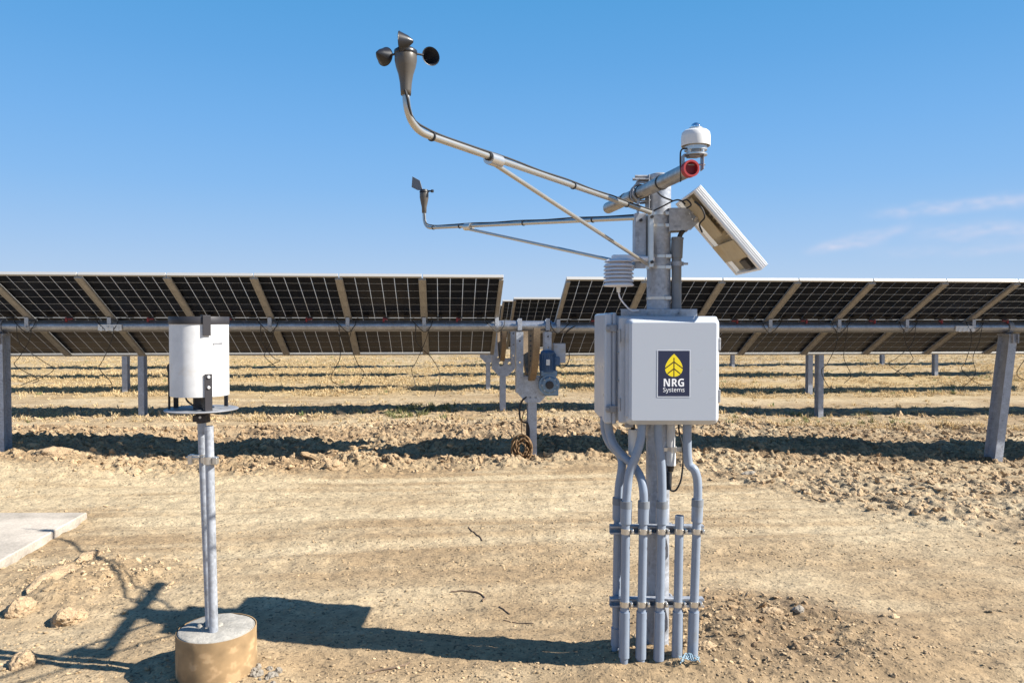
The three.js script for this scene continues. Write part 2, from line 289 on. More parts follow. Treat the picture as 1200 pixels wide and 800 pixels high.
const cast = (o, n) => { o.name = n; o.castShadow = o.receiveShadow = true; return o; };
function makeModule(single) {
  const m = cast(new THREE.Mesh(modGeo.sheet, M.laminate), 'solar_module');
  m.add(cast(new THREE.Mesh(modGeo.frame, M.modFrame), 'module_frame'));
  if (single) for (const c of modGeo.cells) { const o = cast(new THREE.Mesh(cellBox, M.cell), 'solar_cell'); o.position.set(...c); m.add(o); }
  else { const o = cast(new THREE.Mesh(modGeo.joined, M.cell), 'solar_cells'); o.userData.kind = 'stuff'; m.add(o); }
  return m;
}
const protoSingle = makeModule(true), protoJoined = makeModule(false);
const railGeo = boxUV(merge([box(0.082, 0.024, 1.86, 0, 0.010, 0, 0.004), box(0.012, 0.006, 1.855, -0.026, -0.003, 0, 0.002), box(0.012, 0.006, 1.855, 0.026, -0.003, 0, 0.002)]));
const strapGeo = boxUV(merge([pipe(V(-0.02, 0, 0), V(0.02, 0, 0), TUBE_R + 0.006, 0.005, 24), box(0.045, 0.10, 0.006, 0, 0.05, TUBE_R + 0.012), box(0.045, 0.10, 0.006, 0, 0.05, -TUBE_R - 0.012), cyl(V(-0.0, -0.005, TUBE_R + 0.012), V(0, -0.005, TUBE_R + 0.028), 0.009, 0.009, 6)]));
function hBeam(len, w, d, t = 0.007) { return [box(w, len, t, 0, len / 2, -d / 2, 0.001), box(w, len, t, 0, len / 2, d / 2, 0.001), box(t, len, d - t, 0, len / 2, 0, 0)]; }
function makeWing(k, side, n, label, opts = {}) {
  const drive = V(rowX(k), 0, -rowZ(k) - ROW_TILT * rowX(k)), ax = V(Math.cos(TURN), 0, -Math.sin(TURN)), px = opts.post ?? 6.1;
  const base = drive.clone().addScaledVector(ax, side * px);
  const w = thing('solar_tracker', label, 'solar tracker', [base.x, 0, base.z], 'rows of solar trackers seen from behind', TURN);
  const X = (l) => side * (l - px), start = side < 0 ? (opts.gapL ?? 0.40) : (opts.gapR ?? 0.285), end = start + n * PITCH_X;
  const drop = opts.drop ?? 0, ty = TUBE_Y + drop;
  for (let i = 0; i < n; i++) {
    const m = (opts.singles?.includes(i) ? protoSingle : protoJoined).clone();
    const l = start + (i + 0.5) * PITCH_X, wob = k === 0 ? 0.0 : 0;
    m.position.set(X(l), ty + Math.cos(TILT) * (TUBE_R + 0.040), -Math.sin(TILT) * (TUBE_R + 0.040) + wob); m.rotation.x = -TILT + rr(-0.002, 0.002); w.add(m);
  }
  part(w, 'torque_tube', cyl(V(X(0.23), ty, 0), V(X(end + 0.2), ty, 0), TUBE_R, TUBE_R, 24), M.tubeSteel);
  const detail = k === 0;
  for (let i = 0; i <= n; i++) {
    const l = start + i * PITCH_X + (i === 0 ? 0.028 : 0);
    const r = cast(new THREE.Mesh(railGeo, M.rail), 'module_rail'); r.position.set(X(l), ty + Math.cos(TILT) * (TUBE_R + 0.006), -Math.sin(TILT) * (TUBE_R + 0.006)); r.rotation.x = -TILT; if (i === 0) r.scale.x = 0.6; w.add(r);
    if (k < 2) { const s = cast(new THREE.Mesh(strapGeo, M.zinc), 'tube_strap'); s.position.set(X(l), ty, 0); w.add(s); }
    if (detail && i < n) {
      const c = l + PITCH_X * 0.5, q = side;
      part(w, 'cable_connector', [box(0.05, 0.026, 0.02, X(c + 0.02 * rr(-1, 1)), ty + 0.085, 0.045), box(0.022, 0.05, 0.018, X(c + 0.03), ty + 0.075, 0.05)], M.redDark);
      part(w, 'junction_box', [-0.24, 0, 0.24].map((o) => box(0.07, 0.014, 0.05, X(c + o), ty + 0.103, 0.012, 0.003)), M.black);
      // module leads: a loop at the rail and, at some rails, a long tail that hangs below the modules
      const y0 = ty + 0.06, p = [V(X(l - 0.10), y0 + 0.03, 0.05), V(X(l - 0.08), y0 - 0.06, 0.085), V(X(l - 0.01), y0 - 0.13, 0.08), V(X(l + 0.09), y0 - 0.05, 0.085), V(X(l + 0.16), y0 + 0.03, 0.05)];
      part(w, 'module_lead', tube(p, 0.0045, 24, 6), M.rubber);
      part(w, 'module_lead', tube([V(X(c - 0.33), y0 + 0.035, 0.05), V(X(c - 0.15), y0 + 0.015 + rr(-0.01, 0.01), 0.06), V(X(c), y0 + 0.03, 0.055), V(X(c + 0.2), y0 + 0.012, 0.06), V(X(c + 0.34), y0 + 0.035, 0.05)], 0.005, 24, 6), M.rubber);
      if (i > 0 && rnd() < 0.85) {
        const d = rr(0.45, 0.78), sx = rr(-0.16, 0.16), mid = rr(0.08, 0.2) * (rnd() < 0.5 ? -1 : 1);
        part(w, 'hanging_lead', tube([V(X(l - 0.06), y0 - 0.08, 0.09), V(X(l - 0.02), y0 - 0.22, 0.06), V(X(l + mid * 0.7), y0 - 0.42 * d / 0.6, 0.0), V(X(l + mid), y0 - 0.8 * d, -0.03), V(X(l + sx), y0 - d - 0.06, 0.02), V(X(l + sx * 1.5 + 0.10), y0 - d - rr(0, 0.16), 0.05)], 0.0042, 40, 6), M.rubber);
        if (rnd() < 0.75) part(w, 'hanging_lead', tube([V(X(l + 0.10), y0 - 0.05, 0.09), V(X(l + 0.09), y0 - 0.25, 0.05), V(X(l - mid * 0.6), y0 - 0.45, 0.0), V(X(l - mid * 1.2), y0 - d * 0.9, -0.02), V(X(l - sx), y0 - d - rr(0, 0.2), 0.02)], 0.0042, 36, 6), M.rubber);
      }
    }
  }
  if (detail) { const bx = opts.boxAt ?? 5.0; part(w, 'cable_box', [box(0.26, 0.07, 0.02, X(bx), ty - 0.015, TUBE_R + 0.012, 0.004), ...[-0.09, -0.03, 0.03, 0.09].map((o) => box(0.025, 0.05, 0.012, X(bx + o), ty - 0.03, TUBE_R + 0.026, 0.002))], M.white); }
  for (const [l, lean, pw, pd] of opts.posts ?? [[px, 0, 0.10, 0.15]]) {
    const gy = groundY(base.x + ax.x * side * (l - px), base.z + ax.z * side * (l - px)) - 0.08;
    const hb = hBeam(ty - 0.09 - gy, pw, pd).map((q) => { const m4 = new THREE.Matrix4().makeShear(0, 0, lean, 0, 0, 0); return q.applyMatrix4(m4); });
    const dx = -lean * 0 ;
    const p = part(w, 'support_post', hb.map((q) => q.translate(X(l) - lean * (ty - 0.09 - gy) + dx, gy, 0)), M.zinc);
    part(w, 'bearing', [band(V(X(l), ty, 0), V(1, 0, 0), TUBE_R + 0.004, 0.06, 0.014), box(pw + 0.03, 0.02, pd + 0.02, X(l), ty - 0.092, 0), box(0.012, 0.12, 0.08, X(l) - 0.035, ty - 0.14, pd / 2 + 0.006), box(0.012, 0.12, 0.08, X(l) + 0.035, ty - 0.14, pd / 2 + 0.006)], M.zincDull);
  }
  return w;
}
makeWing(0, -1, 8, 'nearest row of solar modules left of the drive motor, seen from behind', { singles: [0, 1, 2, 3], boxAt: 4.85, posts: [[6.06, 0, 0.10, 0.15]] });
makeWing(0, 1, 12, 'nearest row of solar modules right of the drive motor, behind the sensor mast', { singles: [2, 3, 4, 5], gapR: 0.285, drop: -0.02, boxAt: 5.52, posts: [[6.16, 0.11, 0.11, 0.19]] });
makeWing(1, -1, 11, 'second row of solar modules on the left, showing only posts below the first', { gapL: 0.12, drop: -0.10, posts: [[6.28, 0, 0.10, 0.15]] });
makeWing(1, 1, 15, 'second row of solar modules on the right, its end showing beside the drive motor', { gapR: 0.12, drop: -0.09, posts: [[6.0, 0, 0.10, 0.15]] });
makeWing(2, -1, 13, 'third row of solar modules on the left, a short end showing in the gap', { posts: [[8.4, 0, 0.12, 0.15]], gapR: 0.3 });
makeWing(2, 1, 18, 'third row of solar modules on the right, far behind the sensor mast', { posts: [[8.1, 0, 0.12, 0.15]] });
makeWing(3, -1, 15, 'fourth row of solar modules on the left, hidden but for its shadow strip', { posts: [[13.8, 0, 0.12, 0.15]] });
makeWing(3, 1, 21, 'fourth row of solar modules on the right, a post showing by the right edge', { posts: [[6.1, 0, 0.12, 0.15], [14.6, 0, 0.12, 0.15]] });
makeWing(4, 1, 24, 'farthest row of solar modules on the right, two short posts in dry grass', { posts: [[9.7, 0, 0.12, 0.15], [15.6, 0, 0.12, 0.15]] });
makeWing(4, -1, 18, 'farthest row of solar modules on the left, at the edge of dry grass', { posts: [[16.4, 0, 0.12, 0.15]] });

// drive units between the wings
function makeDrive(k, label, motor) {
  const p = V(rowX(k), 0, -rowZ(k) - ROW_TILT * rowX(k)), gy = groundY(p.x, p.z) - 0.06;
  const d = thing('tracker_drive', label, 'tracker drive', [p.x, 0, p.z], 'drive units of the solar trackers', TURN);
  part(d, 'drive_post', hBeam(0.74 - gy, 0.105, 0.14).map((q) => q.translate(0, gy, 0)), M.zinc);
  part(d, 'torque_tube', cyl(V(-0.24, TUBE_Y, 0), V(0.24, TUBE_Y, 0), TUBE_R - 0.003, TUBE_R - 0.003, 24), M.tubeSteel);
  const trap = [[-0.185, 1.00], [-0.185, 0.80], [-0.075, 0.68], [0.085, 0.68], [0.27, 0.86], [0.27, 0.96], [0.03, 1.0]];
  const holes = [[-0.14, 0.95, 0.014], [-0.14, 0.85, 0.014], [-0.03, 0.74, 0.012], [0.04, 0.74, 0.012], ...(motor ? [] : [[-0.03, 0.9, 0.045], [0.12, 0.9, 0.035]])];
  part(d, 'gusset_plate', [extrude(trap, 0.008, holes).translate(0, 0, 0.075), extrude(trap, 0.008, holes).translate(0, 0, -0.083), box(0.30, 0.006, 0.15, 0.10, 0.99, 0, 0)], M.zinc);
  const up = (x, y0, y1, w) => [extrude([[x - w / 2, y0], [x + w / 2, y0], [x + w / 2, y1], [x - w / 2, y1]], 0.008, [0.15, 0.5, 0.85].map((t) => [x, lerp(y0, y1, t), 0.011])).translate(0, 0, 0.085), box(0.008, y1 - y0, 0.15, x - w / 2 + 0.004, (y0 + y1) / 2, 0.008, 0)];
  part(d, 'upright', up(-0.155, 0.80, 1.53, 0.085), M.zinc);
  part(d, 'upright', up(0.185, motor ? 1.16 : 0.96, 1.53, 0.085), M.zinc);
  for (const x of [-0.155, 0.185]) part(d, 'bearing', [band(V(x, TUBE_Y, 0), V(1, 0, 0), TUBE_R, 0.05, 0.012), box(0.05, 0.14, 0.012, x, TUBE_Y + 0.02, TUBE_R + 0.02)], M.zinc);
  // curved gear rail that the pinion turns, edge on to the camera
  const R = 0.66, arc = new THREE.Shape(); arc.absarc(0, 0, R, -Math.PI * 0.99, -Math.PI * 0.01, false); arc.absarc(0, 0, R - 0.09, -Math.PI * 0.01, -Math.PI * 0.99, true);
  const ar = new THREE.ExtrudeGeometry(arc, { depth: 0.075, bevelEnabled: false, curveSegments: 40 }); ar.rotateY(Math.PI / 2); ar.translate(-0.055, TUBE_Y, 0);
  part(d, 'gear_rail', [ar, box(0.05, R - 0.02, 0.05, -0.018, TUBE_Y - R / 2, 0.0, 0.002)], M.rust);
  for (let i = 0; i < 9; i++) { const y = TUBE_Y - 0.12 - i * 0.06; part(d, 'bolt', cyl(V(-0.018, y, 0.02), V(-0.018, y, 0.034), 0.011, 0.011, 6), M.blackMetal); }
  if (motor) {
    const gx = 0.19, gyy = 0.90;
    part(d, 'gear_housing', [cyl(V(gx, gyy, 0.02), V(gx, gyy, 0.17), 0.125, 0.125, 28), cyl(V(gx, gyy, 0.17), V(gx, gyy, 0.195), 0.105, 0.085, 28), box(0.17, 0.17, 0.12, gx + 0.03, gyy - 0.05, 0.09, 0.012), box(0.20, 0.07, 0.13, gx, gyy + 0.135, 0.09, 0.01)], M.gearbox);
    const hub = part(d, 'gear_hub', [cyl(V(gx, gyy, 0.195), V(gx, gyy, 0.23), 0.05, 0.045, 18), cyl(V(gx, gyy, 0.23), V(gx, gyy, 0.237), 0.022, 0.022, 6)], M.blackMetal);
    for (let i = 0; i < 8; i++) { const t = i * Math.PI / 4, bx = gx + 0.088 * Math.cos(t), by = gyy + 0.088 * Math.sin(t); part(hub, 'bolt', cyl(V(bx, by, 0.185), V(bx, by, 0.208), 0.010, 0.010, 6), M.zinc); }
    const fins = []; for (let i = 0; i < 18; i++) { const t = i * Math.PI / 9; fins.push(box(0.004, 0.20, 0.016, 0, 1.17, 0.093).rotateY(t)); }
    part(d, 'motor', [cyl(V(0.18, 1.05, 0.09), V(0.18, 1.28, 0.09), 0.088, 0.088, 24), cyl(V(0.18, 1.28, 0.09), V(0.18, 1.31, 0.09), 0.092, 0.066, 24), ...fins.map((f) => f.translate(0.18, 0, 0.09))], M.blueMotor);
    part(d, 'motor_label', box(0.045, 0.07, 0.003, 0.17, 1.17, 0.2, 0.0005), M.white);
    part(d, 'terminal_box', box(0.08, 0.10, 0.09, 0.285, 1.18, 0.09, 0.006), M.blueMotor);
    part(d, 'control_box', box(0.15, 0.24, 0.10, 0.335, 1.27, -0.02, 0.008), M.enclosure);
    part(d, 'motor_cable', tube([V(0.29, 1.19, 0.09), V(0.34, 1.10, 0.08), V(0.42, 1.13, 0.04), V(0.46, 1.25, 0.0), V(0.38, 1.42, -0.02), V(0.44, 1.55, 0.07), V(0.52, 1.60, 0.07)], 0.006, 40, 6), M.rubber);
    part(d, 'control_cable', tube([V(-0.03, 0.78, 0.06), V(-0.13, 0.70, 0.09), V(-0.16, 0.58, 0.10), V(-0.14, 0.47, 0.10), V(-0.06, 0.42, 0.08), V(-0.045, 0.2, 0.08), V(-0.045, 0.02, 0.08)], 0.012, 48, 8), M.rubber);
    part(d, 'cable_sleeve', cyl(V(-0.055, 0.02, 0.05), V(-0.055, 0.44, 0.05), 0.022, 0.022, 12), M.blackMetal);
  }
  return d;
}
makeDrive(0, 'steel drive post with blue motor and round gearbox in the first row gap', true);
makeDrive(1, 'galvanized drive bracket without motor on a post of the second row', false);
makeDrive(2, 'small distant drive bracket on a post of the third row, left of the nearer ones', false);

// coil of brown cable hung beside the drive post
{
  const c = at(612, 525, 8.8), g = thing('cable_coil', 'brown coil of cable hanging low against the motor drive post', 'coil', [c.x, c.y, c.z]);
  const pts = []; for (let i = 0; i <= 150; i++) { const a = i / 150 * Math.PI * 2 * 11, r = 0.105 + 0.05 * Math.sin(i * 0.211) + 0.015 * Math.sin(i * 0.9); pts.push(V(Math.cos(a) * r * 0.85, Math.sin(a) * r, 0.035 * Math.sin(i * 1.3))); }
  part(g, 'coil', tube(pts, 0.009, 500, 5), M.rope);
  part(g, 'hanging_cord', tube([V(0, 0.13, 0.01), V(-0.01, 0.25, 0.01), V(0.0, 0.36, 0.02), V(0.02, 0.44, 0.02)], 0.007, 20, 6), M.rope);
}

// ------------------------------------------------------------------ the sensor mast
const MX = 0.715, MZ = 3.61, POLE_R = 0.057;
const mast = thing('sensor_mast', 'thick galvanized pole that carries the sensors and the grey enclosures', 'mast', [MX, 0, -MZ]);
const topY = at(771, 206, MZ).y;
part(mast, 'pole', pipe(V(0, -0.1, 0), V(0, topY, 0), POLE_R, 0.006, 36), M.zinc);
part(mast, 'pole_cap', lathe([[0, topY + 0.012], [0.03, topY + 0.011], [POLE_R - 0.008, topY + 0.004], [POLE_R - 0.008, topY - 0.02]], 32), M.zincDull);
for (const v of [250, 264, 300, 313, 349]) { const y = at(771, v, MZ - 0.05).y; part(mast, 'band_clamp', [band(V(0, y, 0), UP, POLE_R + 0.001, 0.013, 0.0025), box(0.03, 0.018, 0.014, 0.035, y, POLE_R - 0.004, 0.002)], M.alu); }
{ // boom brackets on the left side of the pole
  const a = at(751, 252, 3.53), b = at(751, 312, 3.53), h = a.y - b.y + 0.02, y = (a.y + b.y) / 2;
  wpart(mast, 'boom_bracket', [box(0.050, h, 0.005, a.x, y, -3.53), box(0.005, h, 0.07, a.x - 0.025, y, -3.565)], M.zinc);
  const c = at(763.5, 280, 3.50), e = at(763.5, 247, 3.5).y - at(763.5, 313, 3.5).y;
  wpart(mast, 'boom_bracket', [box(0.022, e, 0.006, c.x, c.y, -3.50, 0.002), box(0.005, e * 0.96, 0.06, c.x - 0.012, c.y, -3.535), box(0.03, e * 0.9, 0.01, c.x - 0.025, c.y, -3.565)], M.alu);
  for (const [u, v, Z] of [[751, 258, 3.527], [751, 306, 3.527], [764, 254, 3.497], [764, 307, 3.497]]) { const p = at(u, v, Z); wpart(mast, 'bolt', cyl(p, p.clone().add(V(0, 0, 0.012)), 0.008, 0.008, 6), M.blackMetal); }
}

// cross pipe towards the camera, held to the pole top
{
  const n = at(809.5, 197.5, 3.01), f = at(713, 243.5, 4.10), g = thing('cross_pipe', 'short horizontal grey pipe with a red plug, clamped to the mast top', 'pipe', [n.x, n.y, n.z]);
  const ax = n.clone().sub(f).normalize(), L = (t) => f.clone().lerp(n, t);
  wpart(g, 'pipe', pipe(f, n, 0.031, 0.004, 28), M.pipeSteel);
  wpart(g, 'end_plug', [band(n.clone().addScaledVector(ax, -0.004), ax, 0.0265, 0.03, 0.008)], M.red); wpart(g, 'plug_recess', [cyl(n.clone().addScaledVector(ax, -0.03), n.clone().addScaledVector(ax, -0.012), 0.0268, 0.0268, 24)], M.redDark);
  for (const t of [0.27, 0.40, 0.475, 0.72]) wpart(g, 'cable_tie', band(L(t), ax, 0.0312, 0.010, 0.003), M.black);
  // U-bolts and saddle that hold the pipe to the pole
  const m = L(0.46);
  wpart(g, 'saddle_plate', [box(0.006, 0.20, 0.10, m.x + 0.036, m.y - 0.02, m.z), box(0.05, 0.006, 0.10, m.x + 0.012, m.y + 0.058, m.z), box(0.005, 0.075, 0.06, m.x - 0.012, m.y - 0.07, m.z + 0.02)], M.zincDull);
  for (const dz of [-0.035, 0.035]) wpart(g, 'u_bolt', [tube([V(m.x + 0.045, m.y + 0.042, m.z + dz), V(m.x - 0.01, m.y + 0.042, m.z + dz), V(m.x - 0.036, m.y + 0.02, m.z + dz), V(m.x - 0.036, m.y - 0.02, m.z + dz), V(m.x - 0.01, m.y - 0.042, m.z + dz), V(m.x + 0.045, m.y - 0.042, m.z + dz)], 0.005, 30, 8), cyl(V(m.x - 0.03, m.y + 0.072, m.z + dz), V(m.x + 0.03, m.y + 0.072, m.z + dz), 0.007, 0.007, 8)], M.zincDull);
}
// solar radiation sensor on the end of the cross pipe
{
  const c = at(815.5, 165, 3.04), g = thing('radiation_sensor', 'white domed solar radiation sensor standing on the end of the cross pipe', 'sensor', [c.x, c.y - 0.07, c.z]);
  part(g, 'sun_shield', lathe([[0, 0.118], [0.020, 0.118], [0.024, 0.114], [0.047, 0.111], [0.056, 0.102], [0.0585, 0.085], [0.0585, 0.048], [0.055, 0.048], [0.055, 0.082], [0.05, 0.098], [0.0, 0.104]], 48), M.white);
  part(g, 'glass_dome', lathe([[0, 0.144], [0.008, 0.143], [0.016, 0.138], [0.021, 0.130], [0.023, 0.119], [0.0, 0.119]], 32), M.glass);
  part(g, 'dome_ring', band(V(0, 0.12, 0), UP, 0.0235, 0.006, 0.004), M.alu);
  part(g, 'body', [cyl(V(0, 0.03, 0), V(0, 0.075, 0), 0.046, 0.046, 32), cyl(V(0.02, 0.018, 0.03), V(0.02, 0.035, 0.03), 0.008), cyl(V(-0.03, 0.018, 0.02), V(-0.03, 0.035, 0.02), 0.008)], M.alu);
  part(g, 'base_plate', [cyl(V(0, 0.010, 0), V(0, 0.016, 0), 0.047, 0.047, 32)], M.alu);
  part(g, 'clamp_bracket', [box(0.045, 0.005, 0.05, -0.01, 0.006, 0), box(0.004, 0.062, 0.05, -0.052, -0.018, 0), box(0.004, 0.062, 0.05, 0.027, -0.018, 0), box(0.083, 0.004, 0.05, -0.0125, 0.011, 0), cyl(V(-0.06, -0.03, 0.016), V(0.035, -0.03, 0.016), 0.004, 0.004, 8)], M.zincDull);
  part(g, 'sensor_cable', tube([V(-0.04, 0.035, 0.02), V(-0.062, 0.03, 0.02), V(-0.066, -0.01, 0.015), V(-0.06, -0.06, 0.0), V(-0.05, -0.085, -0.05)], 0.0035, 24, 6), M.rubber);
}
// small solar panel on the right
{
  const top = at(817, 220, 3.33), bot = at(896, 313, 3.33), g = thing('small_solar_panel', 'small tilted solar panel with white frame on the mast right side', 'solar panel', [top.x, bot.y, top.z - 0.15]);
  const s = bot.clone().sub(top), len = s.length(); s.normalize();
  const nrm = V(-s.y, s.x, 0).normalize(), w = 0.37;                 // nrm points up and right, away from the pole
  const basis = new THREE.Matrix4().makeBasis(nrm, s.clone().negate(), V(0, 0, 1).multiplyScalar(nrm.clone().cross(s.clone().negate()).z > 0 ? 1 : -1));
  const put = (geo) => geo.applyMatrix4(basis).translate((top.x + bot.x) / 2 - g.position.x, (top.y + bot.y) / 2 - g.position.y, top.z - w / 2 - g.position.z);
  const l2 = len / 2, zc = w / 2, T = 0.04;
  const bar = (a, b, c, x, y, z) => put(box(a, b, c, x, y, z, 0.0015));
  part(g, 'panel_frame', [bar(T, len, 0.010, 0, 0, zc), bar(T, len, 0.010, 0, 0, -zc), bar(T, 0.010, w - 0.010, 0, l2 - 0.005, 0), bar(T, 0.010, w - 0.010, 0, -l2 + 0.005, 0),
    bar(0.004, len - 0.02, 0.022, -T / 2 + 0.002, 0, zc - 0.016), bar(0.004, len - 0.02, 0.022, -T / 2 + 0.002, 0, -zc + 0.016), bar(0.003, len - 0.004, 0.003, -0.009, 0, zc + 0.0055), bar(0.003, len - 0.004, 0.003, 0.0, 0, zc + 0.0055), bar(0.003, len - 0.004, 0.003, 0.009, 0, zc + 0.0055)], M.aluFrame);
  part(g, 'front_glass', bar(0.004, len - 0.022, w - 0.022, T / 2 - 0.004, 0, 0), M.frontGlass);
  part(g, 'back_sheet', bar(0.003, len - 0.022, w - 0.022, T / 2 - 0.012, 0, 0), M.backsheet);
  const ribs = []; for (let i = 0; i < 9; i++) ribs.push(bar(0.010, 0.008, 0.07, -0.002, 0.10 - i * 0.025, 0.09));
  part(g, 'vent_rib', ribs, M.backsheet);
  part(g, 'mounting_plate', [bar(0.005, 0.22, 0.16, -T / 2 - 0.004, 0.10, 0.02), bar(0.004, 0.10, w - 0.03, -T / 2 - 0.003, -0.10, 0)], M.backsheet);
  part(g, 'junction_box', bar(0.022, 0.05, 0.09, -0.009, -0.19, 0.05), M.blackMetal);
  const a = at(788, 245, 3.55), b = at(822, 269, 3.55);
  wpart(g, 'mounting_bracket', [extrude([[0, 0], [0.105, 0], [0.125, -0.03], [0.14, -0.065], [0.10, -0.105], [0, -0.11]], 0.005, [[0.09, -0.03, 0.006], [0.105, -0.055, 0.006]]).translate(a.x - 0.012, a.y + 0.006, -3.55), box(0.005, 0.115, 0.09, a.x - 0.012, a.y - 0.05, -3.59), box(0.10, 0.004, 0.09, a.x + 0.03, a.y + 0.004, -3.59), extrude([[0, 0], [0.105, 0], [0.14, -0.065], [0.10, -0.105], [0, -0.11]], 0.005).translate(a.x - 0.012, a.y + 0.006, -3.64)], M.zinc);
  for (const [u, v] of [[812, 249], [816, 256], [814, 258]]) { const q = at(u, v, 3.54); wpart(g, 'bolt', cyl(q, q.clone().add(V(0, 0, 0.014)), 0.007, 0.007, 6), M.alu); }
  const cb = (l) => tube(l.map(([u, v, Z]) => at(u, v, Z)), 0.004, 30, 6);
  wpart(g, 'panel_cable', [cb([[766, 247, 3.50], [778, 241, 3.50], [790, 235, 3.48], [798, 235, 3.42], [803, 239, 3.40]]), cb([[770, 224, 3.52], [776, 230, 3.50], [788, 235, 3.48]]), cb([[799, 236, 3.40], [805, 234, 3.38], [810, 240, 3.36], [805, 244, 3.38]]), cb([[814, 236, 3.34], [822, 243, 3.33], [826, 254, 3.33], [820, 263, 3.38], [823, 272, 3.36]])], M.rubber);
}

// booms, anemometer and vane
function boomThing(label, base, end, up, r, tSplit, low, clampM) {
  const g = thing('sensor_boom', label, 'boom', [base.x, base.y, base.z]);
  const d = end.clone().sub(base), L = d.length(); d.normalize();
  const pre = end.clone().addScaledVector(d, -0.09), riser = up.clone().sub(end), q = end.clone().add(riser.clone().setLength(0.085));
  const arc = []; for (let i = 0; i <= 8; i++) { const t = i / 8; arc.push(pre.clone().multiplyScalar((1 - t) ** 2).addScaledVector(end, 2 * t * (1 - t)).addScaledVector(q, t * t)); }
  const path = new THREE.CurvePath(); path.add(new THREE.LineCurve3(base, pre)); path.add(new THREE.CatmullRomCurve3(arc)); path.add(new THREE.LineCurve3(q, up));
  wpart(g, 'boom_tube', [cyl(base, pre, r, r, 16, true), new THREE.TubeGeometry(new THREE.CatmullRomCurve3(arc), 20, r, 16), cyl(q, up, r, r * 0.95, 16)], M.boom);
  const j = base.clone().lerp(end, tSplit), hang = V(0, -r * 1.6, 0);
  wpart(g, 'strut', cyl(j.clone().add(hang), low, r * 0.78, r * 0.78, 12), M.boom);
  const ja = j.clone().addScaledVector(d, -0.04), jb = j.clone().addScaledVector(d, 0.025);
  wpart(g, 'strut_clamp', [cyl(ja.clone().add(V(0, -r * 0.5, 0)), jb.clone().add(V(0, -r * 0.5, 0)), r * 2.0, r * 2.0, 14)], clampM);
  // the signal cable strapped along the top of the boom
  const side = V(0.2, 1, 0.3).normalize().multiplyScalar(r + 0.004), line = [base.clone().add(side)]; for (let i = 1; i <= 8; i++) line.push(base.clone().lerp(pre, i / 8).add(side).add(V(0, i % 2 ? -0.002 : 0.001, 0)));
  const side2 = V(-1, 0.1, 0.45).normalize().multiplyScalar(r + 0.004); line.push(arc[4].clone().lerp(end, -0.15).add(V(0, r * 0.6, r + 0.003)), q.clone().add(V(0.004, 0, r + 0.004)), up.clone().add(V(-r * 0.7, 0.01, r * 0.6)));
  wpart(g, 'signal_cable', tube(line, 0.0036, 90, 6), M.rubber);
  for (const t of [0.16, 0.45, 0.78, 0.94]) wpart(g, 'cable_tie', band(base.clone().lerp(end, t), d, r + 0.0005, 0.005, 0.003), M.black);
  return g;
}
